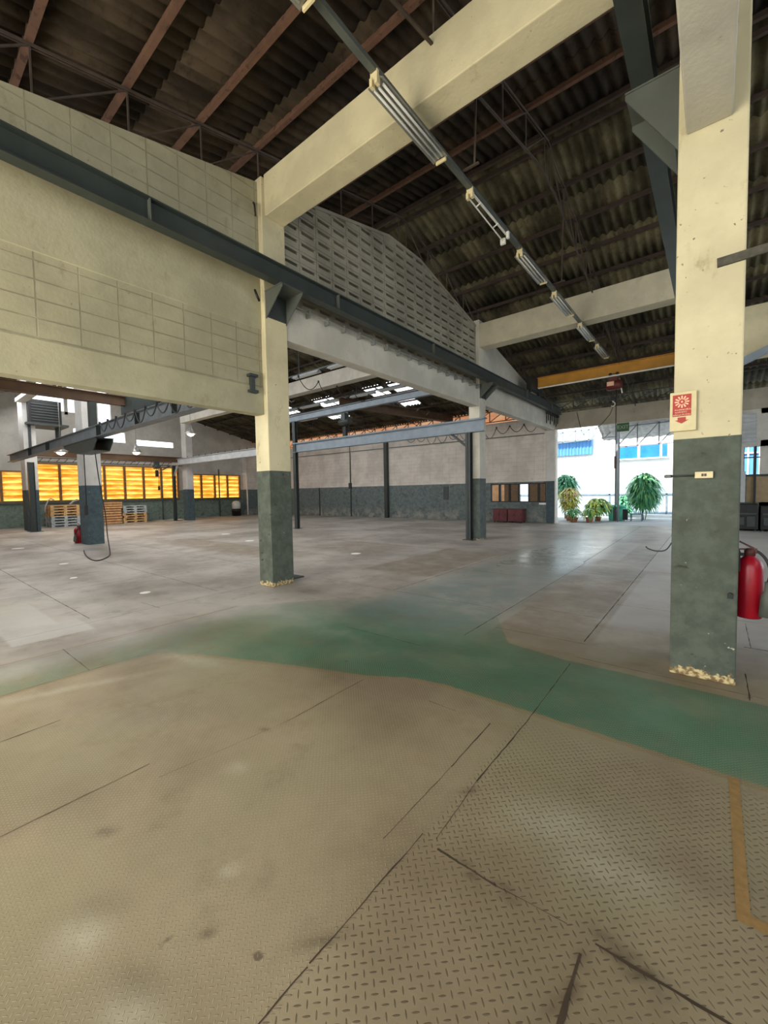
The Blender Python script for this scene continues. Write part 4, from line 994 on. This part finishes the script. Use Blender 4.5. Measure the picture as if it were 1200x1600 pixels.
# ------------------------------------------------------------------ fire extinguishers
def extinguisher(x, y, z0, r0, H, label, horn=True):
    h = thing('fire_extinguisher', label, 'fire extinguisher', (x, y, z0))
    m_ = MB(); m_.lathe((x, y, z0), [(r0 * .9, 0), (r0, .012), (r0, H * .68), (r0 * .96, H * .72), (r0 * .8, H * .78), (r0 * .5, H * .83), (r0 * .38, H * .85), (r0 * .38, H * .89)], 28)
    m_.build('cylinder', M['red'], h)
    m_ = MB(); m_.lathe((x, y, z0), [(r0 * .42, H * .85), (r0 * .42, H * .92), (r0 * .25, H * .95)], 14); m_.box(x - r0 * .2, x + r0 * .5, y - r0 * .18, y + r0 * .18, z0 + H * .88, z0 + H * .95); vv = m_.build('valve', M['redbrown'], h)
    m_ = MB(); m_.bar((x + r0 * .1, y, z0 + H * .94), (x - r0 * 1.0, y, z0 + H * .93), .016, .010); m_.bar((x + r0 * .3, y, z0 + H * .95), (x - r0 * .75, y, z0 + H * 1.04), .022, .012); m_.build('lever', M['redbrown'], vv)
    m_ = MB(); pts = []
    for i in range(12):
        t = i / 11; pts.append((x + r0 * (.4 + .95 * math.sin(t * PI * .70)), y - r0 * 1.15 * t, z0 + H * (.92 - .42 * t ** 1.4)))
    m_.tube(pts, .011 * r0 / .085, 8); hh = m_.build('hose', M['cable'], h)
    if horn:
        e_ = pts[-1]; m_ = MB(); m_.ring([((e_[0], e_[1], e_[2] + .02), .016), ((e_[0], e_[1], e_[2] - .05), .02), ((e_[0] + .005, e_[1], e_[2] - .09), .042), ((e_[0] + .005, e_[1], e_[2] - .24), .052)], 14)
        m_.build('discharge_horn', simple('grey_green_horn', (84, 88, 80), .6), hh)
    return h
ex = extinguisher(.222, 4.2, .49, .083, .56, 'big red fire extinguisher hung beside the nearest column')
m_ = MB(); m_.box(.15, .165, 4.12, 4.28, .85, 1.0); m_.box(.15, .2, 4.19, 4.21, .96, .985); m_.build('wall_hook', M['black'], ex)
extinguisher(-16.30, 4.2, .0, .15, .62, 'dark red fire extinguisher standing at the foot of the hall column', True)
m_ = MB(); P_ = [(182, 690, 3.1), (181, 740, 2.0), (181, 800, 1.1)]
pts = [Vector((-13.8, 4.0, 3.1)), Vector((-13.85, 4.1, 2.0)), Vector((-13.8, 4.2, 1.0)), Vector((-13.55, 4.15, .4))] + [onz(px, py, .012) for px, py in [(172, 866), (165, 872), (152, 876), (140, 873), (133, 866), (131, 860)]]
def smooth_path(P, n=6):
    out = []
    for i in range(len(P) - 1):
        p0, p1, p2, p3 = P[max(i - 1, 0)], P[i], P[i + 1], P[min(i + 2, len(P) - 1)]
        for k in range(n):
            t = k / n; out.append(.5 * ((2 * p1) + (p2 - p0) * t + (2 * p0 - 5 * p1 + 4 * p2 - p3) * t * t + (3 * p1 - p0 - 3 * p2 + p3) * t ** 3))
    out.append(P[-1])
    for q in out: q.z = max(q.z, .012)
    return out
m_.tube(smooth_path(pts), .014, 6); tag(m_.build('power_cable', M['cable']), 'black power cable drooping from the gantry to a loop on the floor', 'cable')
m_ = MB(); m_.tube([(-15.0, 4.08, z) for z in (3.0, 1.2)], .014, 5); m_.box(-15.05, -14.95, 4.02, 4.1, .95, 1.25); tag(m_.build('control_cable', M['cable']), 'black control cable hanging down the front of the hall column', 'cable')

# ------------------------------------------------------------------ things on the nearest column
YS = 3.98
s = thing('fire_sign', 'cream fire extinguisher sign with red panel, sunburst and down arrow', 'sign', (-.19, YS - .02, 1.93))
sx0, sx1, sz0, sz1 = -.282, -.115, 1.935, 2.235
m_ = MB(); m_.box(sx0, sx1, YS - .035, YS - .001, sz0, sz1); m_.build('sign_box', M['signface'], s, bevel=.003)
yf = YS - .0365
rx0, rx1 = sx0 + .018, sx1 - .032; rz1 = sz1 - .022; rz0 = rz1 - .165
m_ = MB(); m_.box(rx0, rx1, yf, YS - .034, rz0, rz1); rp = m_.build('red_panel', M['signred'], s)
cx, cz = (rx0 + rx1) / 2, rz1 - .055
m_ = MB()
for k in range(12):
    a = 2 * PI * k / 12; d0, d1 = .019, .043; ca_, sa_ = math.cos(a), math.sin(a); wv = .0055
    q = [(cx + d0 * ca_ - wv * .6 * sa_, cz + d0 * sa_ + wv * .6 * ca_), (cx + d1 * ca_ - wv * sa_, cz + d1 * sa_ + wv * ca_), (cx + (d1 + .005) * ca_, cz + (d1 + .005) * sa_), (cx + d1 * ca_ + wv * sa_, cz + d1 * sa_ - wv * ca_), (cx + d0 * ca_ + wv * .6 * sa_, cz + d0 * sa_ - wv * .6 * ca_)]
    m_.prism(q, 'y', yf - .001, yf + .0005)
m_.prism([(cx + .007 * math.cos(i * PI / 6), cz + .007 * math.sin(i * PI / 6)) for i in range(12)], 'y', yf - .001, yf + .0005)
m_.build('sunburst', M['signpink'], rp)
# three faded lines of lettering, as legible as in the photo
m_ = MB()
def glyphs(x0, x1, z, h):
    x = x0
    while x < x1:
        w = random.uniform(.5, .9) * h
        if random.random() < .85:
            m_.box(x, x + w * .22, yf - .001, yf + .0005, z, z + h * random.uniform(.8, 1)); m_.box(x, x + w, yf - .001, yf + .0005, z + h * random.choice((0, .75, .4)), z + h * random.choice((.2, .95, .6)) + .001)
            m_.box(x + w * .75, x + w, yf - .001, yf + .0005, z, z + h * random.uniform(.6, 1.2))
        x += w * 1.35
glyphs(rx0 + .004, rx1 - .004, rz0 + .044, .012); glyphs(rx0 + .016, rx1 - .03, rz0 + .025, .011); glyphs(rx0 + .004, rx1 - .006, rz0 + .006, .010)
m_.build('lettering', M['signpink'], rp)
az = rz0 - .008
m_ = MB(); m_.prism([(cx - .026, az), (cx + .026, az), (cx + .026, az - .022), (cx + .044, az - .022), (cx, az - .048), (cx - .044, az - .022), (cx - .026, az - .022)], 'y', yf, yf + .002); m_.build('down_arrow', M['signred'], s)
s = thing('switch_box', 'ivory switch plate with small brown socket on the green part of the nearest column', 'switch', (-.06, YS - .03, 1.57))
m_ = MB(); m_.box(-.118, -.008, YS - .035, YS, 1.565, 1.615); m_.build('plate', M['ivory'], s, bevel=.004)
m_ = MB(); m_.box(-.078, -.064, YS - .038, YS - .033, 1.58, 1.60); m_.box(-.061, -.047, YS - .038, YS - .033, 1.58, 1.60); m_.build('socket', simple('brown_bakelite', (74, 48, 34), .4), s)
m_ = MB(); m_.tube([(-.118, YS - .012, 1.588), (-.27, YS - .012, 1.588)], .007, 8); m_.build('conduit', M['steel_dark'], s)
m_ = MB(); m_.ring([((-.31, YS + .02, 1.588), .014), ((-.265, YS + .0, 1.588), .014)], 10); m_.build('conduit_elbow', M['pipe'], s)
m_ = MB(); m_.bar((-.012, YS - .01, 3.14), (1.6, YS - .02, 3.19), .02, .062); tag(m_.build('flat_steel_bar', simple('dark_oxidised_bar', (74, 70, 58), .7, 0, .3, 20)), 'dark flat steel bar fixed high across the nearest column', 'steel bar')
m_ = MB(); pts = [Vector((-.262, YS + .06, 1.05)), Vector((-.30, YS + .06, .99)), Vector((-.36, YS + .06, .975)), Vector((-.42, YS + .06, .99)), Vector((-.44, YS + .06, 1.01))]
m_.tube(smooth_path(pts), .005, 6); tag(m_.build('wire_stub', M['cable']), 'short dark wire curling out of the left side of the nearest column', 'wire')
m_ = MB(); m_.box(.09, .125, YS - .004, YS, .66, .70); m_.tube([(.105, YS, .70), (.105, YS - .03, .70)], .008, 6); tag(m_.build('broken_hook', M['black']), 'small black broken hook low on the nearest column', 'hook')

# things on the near left column and wall
m_ = MB(); m_.box(-5.62, -5.53, 3.70, 3.76, 3.08, 3.32); m_.box(-5.60, -5.50, 3.66, 3.80, 3.30, 3.34); m_.box(-5.60, -5.50, 3.66, 3.80, 3.06, 3.10); tag(m_.build('beam_clamp', M['steel_dark']), 'small steel clamp on the block wall beside the near left column', 'clamp')
m_ = MB(); m_.tube([(-5.56, 3.85, 5.95), (-5.52, 3.84, 5.9), (-5.53, 3.86, 5.75)], .016, 6); tag(m_.build('cable_hook', M['black']), 'small black hook high on the block wall', 'hook')
m_ = MB(); m_.tube([(-5.52, 3.80, 4.62), (-5.47, 3.80, 4.52), (-5.5, 3.86, 4.47)], .018, 6); tag(m_.build('cable_hook', M['black']), 'black hook under the crane rail beside the bracket', 'hook')

# ------------------------------------------------------------------ right bay contents
m_ = MB(); m_.box(.85, 2.9, YF - .04, YF + .02, .95, 1.82); tag(m_.build('tan_panel', M['tan']), 'tan board panel against the wall of the right bay', 'panel')
m_ = MB(); m_.box(.42, .82, 18.5, 18.85, .95, 2.0); tag(m_.build('steel_locker', M['steel_lite'], bevel=.01), 'pale upright locker beside the tan panel', 'locker')
m_ = MB(); m_.box(1.04, 1.10, YF - .12, YF - .06, .9, 2.85); tag(m_.build('steel_post', M['black']), 'thin black upright in front of the right bay window', 'post')
k_ = ['left', 'middle', 'right']
for i, x in enumerate((.55, 1.2, 1.85)):
    h = thing('black_machine', '%s black machine cabinet at the far end of the right bay' % k_[i], 'machine', (x + .3, 18.5, 0), 'machines at the end of the right bay')
    m_ = MB(); m_.box(x, x + .6, 18.25, 18.8, .05, .9 - .07 * (i % 2)); m_.build('housing', M['machine'], h, bevel=.02)
    m_ = MB(); m_.box(x + .05, x + .55, 18.2, 18.26, .55, .6); m_.box(x + .08, x + .25, 18.22, 18.26, .2, .45); m_.box(x + .32, x + .52, 18.22, 18.26, .15, .48); m_.build('door_panel', M['steel_dark'], h)
    m_ = MB()
    for a_ in (.03, .5): m_.box(x + a_, x + a_ + .07, 18.3, 18.75, 0, .05)
    m_.build('foot', M['black'], h)
m_ = MB(); m_.bar((.15, 11.38, 3.95), (1.5, 11.40, 4.55), .12, .14); tag(m_.build('diagonal_strut', M['steel_blue']), 'blue grey diagonal steel strut in the right bay', 'strut')
m_ = MB(); m_.box(.3, 6, 5.0, 5.12, 6.0, 6.2)
# ------------------------------------------------------------------ outdoors
g = MB(); g.add([(-40, YF + .0, -.03), (30, YF + .0, -.03), (30, 45, -.03), (-40, 45, -.03)], [(0, 1, 2, 3)]); g.add([(-60, -45, -.03), (30, -45, -.03), (30, YN, -.03), (-60, YN, -.03)], [(0, 1, 2, 3)])
g.add([(6.5, YN, -.03), (30, YN, -.03), (30, YF, -.03), (6.5, YF, -.03)], [(0, 1, 2, 3)]); g.add([(-60, YN, -.03), (XW - .2, YN, -.03), (XW - .2, YF, -.03), (-60, YF, -.03)], [(0, 1, 2, 3)])
struct(g.build('ground', M['ext_ground'], origin=(0, 0, 0), norm=False))
YE = 25.5
m_ = MB(); m_.box(-14, 8, YE + .1, YE + .4, 1.95, 5.4); m_.box(-14, 8, YE + .1, YE + .4, -.03, 1.95); struct(m_.build('wall_outside', M['ext_wall'], origin=(0, 0, 0)))
fe = thing('boundary_fence', 'low pale blue boundary fence behind the potted plants', 'fence', (-4, YE, 0))
m_ = MB(); m_.box(-12, 6, YE, YE + .08, 0, 1.9); m_.build('panel', M['ext_low'], fe)
m_ = MB(); m_.box(-12, 6, YE - .03, YE, 1.12, 1.2)
for x in (-9.5, -7.0, -4.5, -1.9, -.7, 1.2, 3.5): m_.box(x - .04, x + .04, YE - .03, YE, .1, 1.2)
m_.build('rail', M['ext_trim'], fe)
m_ = MB(); m_.box(-4, 6, YE - .6, YE - .2, -.03, .12); tag(m_.build('kerb', M['ext_wall']), 'pale kerb in front of the outside fence', 'kerb')
# blue corrugated shutter and blue windows on the white building
h = thing('corrugated_shutter', 'blue corrugated sheet shutter on the white building outside', 'shutter', (-6.5, YE, 3.45))
m_ = MB(); n = 60; x0, x1 = -8.6, -5.38
vs = [(x0 + (x1 - x0) * i / n, YE - .0 + .03 * math.sin(i * 1.9), z) for z in (3.45, 4.28) for i in range(n + 1)]
m_.add(vs, [(i, i + 1, n + 2 + i, n + 1 + i) for i in range(n)]); o = m_.build('sheet', M['ext_blue'], h, norm=False); md = o.modifiers.new('s', 'SOLIDIFY'); md.thickness = .01
m_ = MB(); m_.box(-8.6, -5.38, YE - .25, YE + .1, 4.28, 4.36); m_.box(-8.6, -5.38, YE - .1, YE + .1, 4.36, 4.9); m_.build('hood', simple('pale_blue_hood', (176, 214, 226), .7), h)
m_ = MB()
for i in range(4):
    a_ = ony(965 + i * 1, 706, YE).x
wxs = [(966, 996), (1000, 1031), (1034.5, 1043)]
for i, (a_, b_) in enumerate(wxs):
    xa = ony(a_, 706, YE).x; xb = ony(b_, 706, YE).x
    h = thing('outside_window', '%s blue window high on the white building outside' % k_[i], 'window', (xa, YE, 3.05))
    MB().box(xa, xb, YE + .02, YE + .12, 3.08, 3.78).build('pane', M['ext_glass'], h)
    m_ = MB(); m_.box(xa - .06, xb + .06, YE, YE + .12, 3.02, 3.08); m_.box(xa - .06, xb + .06, YE, YE + .12, 3.78, 3.84); m_.box(xa - .06, xa, YE, YE + .12, 3.08, 3.78); m_.box(xb, xb + .06, YE, YE + .12, 3.08, 3.78); m_.build('window_frame', M['ext_wall'], h)
h = thing('outside_window', 'blue corrugated window band outside the right bay', 'window', (2, YE, 2.3))
m_ = MB(); m_.box(.6, 5, YE, YE + .12, 1.9, 3.9); m_.build('pane', M['ext_blue'], h); m_ = MB()
for x in (.8, 1.2, 1.6, 2.0, 2.6, 3.2): m_.box(x - .03, x + .03, YE - .05, YE, 1.9, 3.9)
m_.box(.6, 5, YE - .06, YE, 3.0, 3.06); m_.build('glazing_bar', M['ext_wall'], h)
# canopy truss in front
def canopy(x0, x1, y, za, zb, n, label):
    r = thing('canopy_truss', label, 'truss', ((x0 + x1) / 2, y, za)); c = MB(); st = (x1 - x0) / n
    c.bar((x0, y, za), (x1, y, za + .1), .05); c.bar((x0, y, zb), (x1, y, zb + .1), .05); c.build('chord', M['white_steel'], r)
    b = MB()
    for i in range(n + 1):
        b.bar((x0 + st * i, y, za), (x0 + st * i, y, zb + .08), .05)
        if i < n: b.bar((x0 + st * i, y, za + .02), (x0 + st * (i + 1), y, zb + .06), .045)
    b.build('web', M['white_steel'], r); m_ = MB(); m_.box(x0 - .05, x0 + .05, y - .05, y + .05, -.03, za); m_.box(x1 - .05, x1 + .05, y - .05, y + .05, -.03, za); m_.build('post', M['white_steel'], r)
canopy(-3.6, 3.0, 22, 3.42, 4.35, 8, 'pale steel canopy truss outside the doorway, right part')
canopy(-6.8, -3.7, 22.6, 3.9, 4.4, 5, 'thin pale canopy truss outside the doorway, left part')
h = thing('canopy_roof', 'grey corrugated canopy roof outside the doorway', 'roof', (0, 23, 4.2))
m_ = MB(); n = 90; x0, x1 = -4.4, 5
vs = [(x0 + (x1 - x0) * i / n, yy, zz + .03 * math.sin(i * 2.1)) for yy, zz in ((21.3, 4.72), (23.3, 3.92)) for i in range(n + 1)]
m_.add(vs, [(i, i + 1, n + 2 + i, n + 1 + i) for i in range(n)]); o = m_.build('sheet', M['ext_roof'], h, norm=False); md = o.modifiers.new('s', 'SOLIDIFY'); md.thickness = .01
# plants
def leaf_blade(m_, base, d, L, w, droop):
    d = Vector(d).normalized(); sd = d.cross(Vector((0, 0, 1)))
    if sd.length < .1: sd = Vector((1, 0, 0))
    sd.normalize(); vs = []; n = 5
    for i in range(n + 1):
        t = i / n; p = Vector(base) + d * L * t + Vector((0, 0, -droop * L * t * t)); ww = w * math.sin(PI * min(.97, t * .9 + .08)) / 2
        vs += [p - sd * ww + Vector((0, 0, ww * .3)), p + sd * ww + Vector((0, 0, ww * .3))]
    m_.add(vs, [(2 * i, 2 * i + 1, 2 * i + 3, 2 * i + 2) for i in range(n)], True)
def plant(x, y, H, W, n, mats, label, cat='plant', pot=None, lw=.06, ll=.35, stems=3, zlow=.25, name='potted_plant'):
    r = thing(name, label, cat, (x, y, -.03)); st = MB(); lf = [MB() for _ in mats]
    z0 = 0
    if pot:
        z0 = pot[1]
        MB().lathe((x, y, -.03), [(pot[0] * .7, 0), (pot[0] * .95, pot[1] * .9), (pot[0], pot[1] * .92), (pot[0], pot[1] + .03), (pot[0] * .85, pot[1] + .03)], 20).build('pot', M['terracotta'], r)
    for s_ in range(stems):
        a = 2 * PI * s_ / stems; st.ring([((x + .05 * math.cos(a), y + .05 * math.sin(a), z0 - .03), .022), ((x + W * .25 * math.cos(a), y + W * .25 * math.sin(a), z0 + (H - z0) * .75), .012)], 6)
    for k in range(n):
        t = random.random(); zz = z0 + (H - z0) * (zlow + (1 - zlow) * t) * .95
        a = random.uniform(0, 2 * PI); rr = W * .5 * math.sqrt(max(.02, 1 - (2 * t - 1) ** 2)) * random.uniform(.2, .75)
        leaf_blade(lf[k % len(mats)], (x + rr * math.cos(a), y + rr * math.sin(a), zz), (math.cos(a), math.sin(a), random.uniform(.0, 1.1)), ll * random.uniform(.7, 1.2), lw * random.uniform(.7, 1.3), random.uniform(.5, 1.4))
    st.build('stem', M['stem'], r)
    for m_, mt in zip(lf, mats): m_.build('foliage', M[mt], r, norm=False)
    return r
p = ony(1006, 806, 23.2); plant(p.x, 23.2, 2.25, 1.45, 1300, ['leaf', 'leaf_dark'], 'tall bushy green shrub in front of the outside fence', ll=.45, lw=.09, name='garden_shrub', zlow=.3)
p = ony(975, 808, 24.4); plant(p.x, 24.4, 1.15, .9, 320, ['leaf_dark'], 'small green shrub behind the green bins', ll=.3, lw=.1, name='garden_shrub')
p = ony(884, 812, 22.6); plant(p.x, 22.6, 2.35, 1.2, 620, ['leaf_dark'], 'dark green tall plant at the left edge of the doorway', ll=.4, lw=.09, name='garden_shrub', zlow=.55)
p = ony(890, 815, 21.2); plant(p.x, 21.2, 1.6, 1.15, 620, ['leaf_warm', 'leaf_lime'], 'variegated yellow and pink plant left in the doorway', ll=.3, lw=.07, pot=(.2, .22))
p = ony(896, 819, 20.3); plant(p.x, 20.3, .6, .7, 200, ['leaf'], 'low green plant in a clay pot left in the doorway', ll=.22, lw=.05, pot=(.2, .18))
p = ony(934, 814, 21.4); plant(p.x, 21.4, 1.05, 1.15, 520, ['leaf_lime', 'leaf'], 'lime green leafy plant in the middle of the doorway', ll=.32, lw=.09, pot=(.16, .18))
p = ony(921, 817, 20.45); plant(p.x, 20.45, .62, .6, 160, ['leaf', 'leaf_lime'], 'small spiky green plant in a round clay pot', ll=.35, lw=.05, pot=(.17, .2))
for px, l in ((957, 'left sea green plastic bin beside the plants'), (970, 'right sea green plastic bin with dark front')):
    p = ony(px, 812, 21.9); h = thing('plastic_bin', l, 'bin', (p.x, 21.9, -.03))
    m_ = MB(); m_.ring([((p.x, 21.9, -.03), .15), ((p.x, 21.9, .3), .19), ((p.x, 21.9, .62), .2)], 18); m_.build('bin_body', M['bin'], h)
    m_ = MB(); m_.lathe((p.x, 21.9, .62), [(.215, 0), (.215, .04), (.12, .10), (.02, .11)], 18); m_.build('lid', M['bin'], h)
    if 'dark' in l: MB().box(p.x + .10, p.x + .30, 21.72, 21.80, .03, .52).build('front_panel', M['dark_gap'], h)
m_ = MB(); px = ony(966, 800, 21.5).x; m_.tube([(px, 21.5, -.03), (px, 21.5, 4.4)], .04, 8); tag(m_.build('white_pole', M['white_steel']), 'thin pale pole standing outside the doorway', 'pole')
m_ = MB()
x_ = ony(990, 810, 21.9).x
m_.box(x_ - .15, x_ + .35, 21.8, 22.2, .28, .32)
for a_ in (-.13, .3):
    for b_ in (21.83, 22.15): m_.box(x_ + a_, x_ + a_ + .03, b_, b_ + .03, -.03, .28)
tag(m_.build('low_bench', M['ext_trim']), 'low grey bench beside the green bins', 'bench')
# outside the small far window and in the roof gap: sunlit tone in the colours
m_ = MB(); m_.box(-9.6, -8.1, 20.8, 20.9, -.03, 2.6); tag(m_.build('timber_panel', M['peach']), 'orange sunlit board standing outside the small far window', 'panel')
m_ = MB(); m_.box(XW, -5.9, YF + .15, YF + .17, 4.72, 5.5); struct(m_.build('window_8', M['peach_sheet'], origin=(0, 0, 0)))

# ------------------------------------------------------------------ light
w = bpy.data.worlds.new('world'); SC.world = w; w.use_nodes = True
bg = w.node_tree.nodes['Background']; bg.inputs[0].default_value = (.80, .89, 1.0, 1); bg.inputs[1].default_value = 6.0
S = bpy.data.lights.new('sun', 'SUN'); S.energy = 30; S.angle = math.radians(1.0); S.color = (1, .95, .86)
so = bpy.data.objects.new('sun', S); COL.objects.link(so)
d = Vector((.35, .75, -1.25)).normalized(); so.rotation_euler = d.to_track_quat('-Z', 'Y').to_euler(); so.location = (0, -10, 30)
def area(name, loc, rot, sx, sy, e, c):
    L = bpy.data.lights.new(name, 'AREA'); L.shape = 'RECTANGLE'; L.size = sx; L.size_y = sy; L.energy = e; L.color = c
    o = bpy.data.objects.new(name, L); COL.objects.link(o); o.location = loc; o.rotation_euler = rot; return o
# area lamps added out of view for daylight from doorways, side openings and roof
area('near_door_daylight', (-3.7, YN - .3, 2.05), (PI / 2, 0, 0), 3.4, 4.0, 850, (1, .90, .70))
area('near_right_door_fill', (2.9, YN - .3, 2.05), (PI / 2, 0, 0), 5.2, 4.0, 90, (1, .92, .76))  # added fill at an unseen doorway on the right
area('side_daylight', (6.7, 12.2, 1.8), (PI / 2, 0, PI / 2), 11, 3.0, 80, (.95, .97, 1))
area('hall_roof_fill', (-20, 4.6, roof(4.6) - .9), (math.radians(28), 0, 0), 12, 2.4, 1300, (.97, .98, 1))  # added fill under the near slope, tilted to brighten the far hall
area('hall_roof_fill', (-10.5, 4.6, roof(4.6) - .9), (math.radians(28), 0, 0), 7, 2.4, 800, (.97, .98, 1))  # second added fill lamp for the hall
area('hall_near_fill', (-10, YN - .3, 2.5), (PI / 2, 0, 0), 6.8, 3.0, 300, (1, .94, .84))  # unseen fill lamp added at the near end of the hall
for k_ in list(bpy.data.objects):
    if '_o' in k_: del k_['_o']
vs_ = SC.view_settings; vs_.view_transform = 'Standard'; vs_.look = 'None'; vs_.exposure = -1.1; vs_.gamma = 1.0; vs_.use_curve_mapping = False
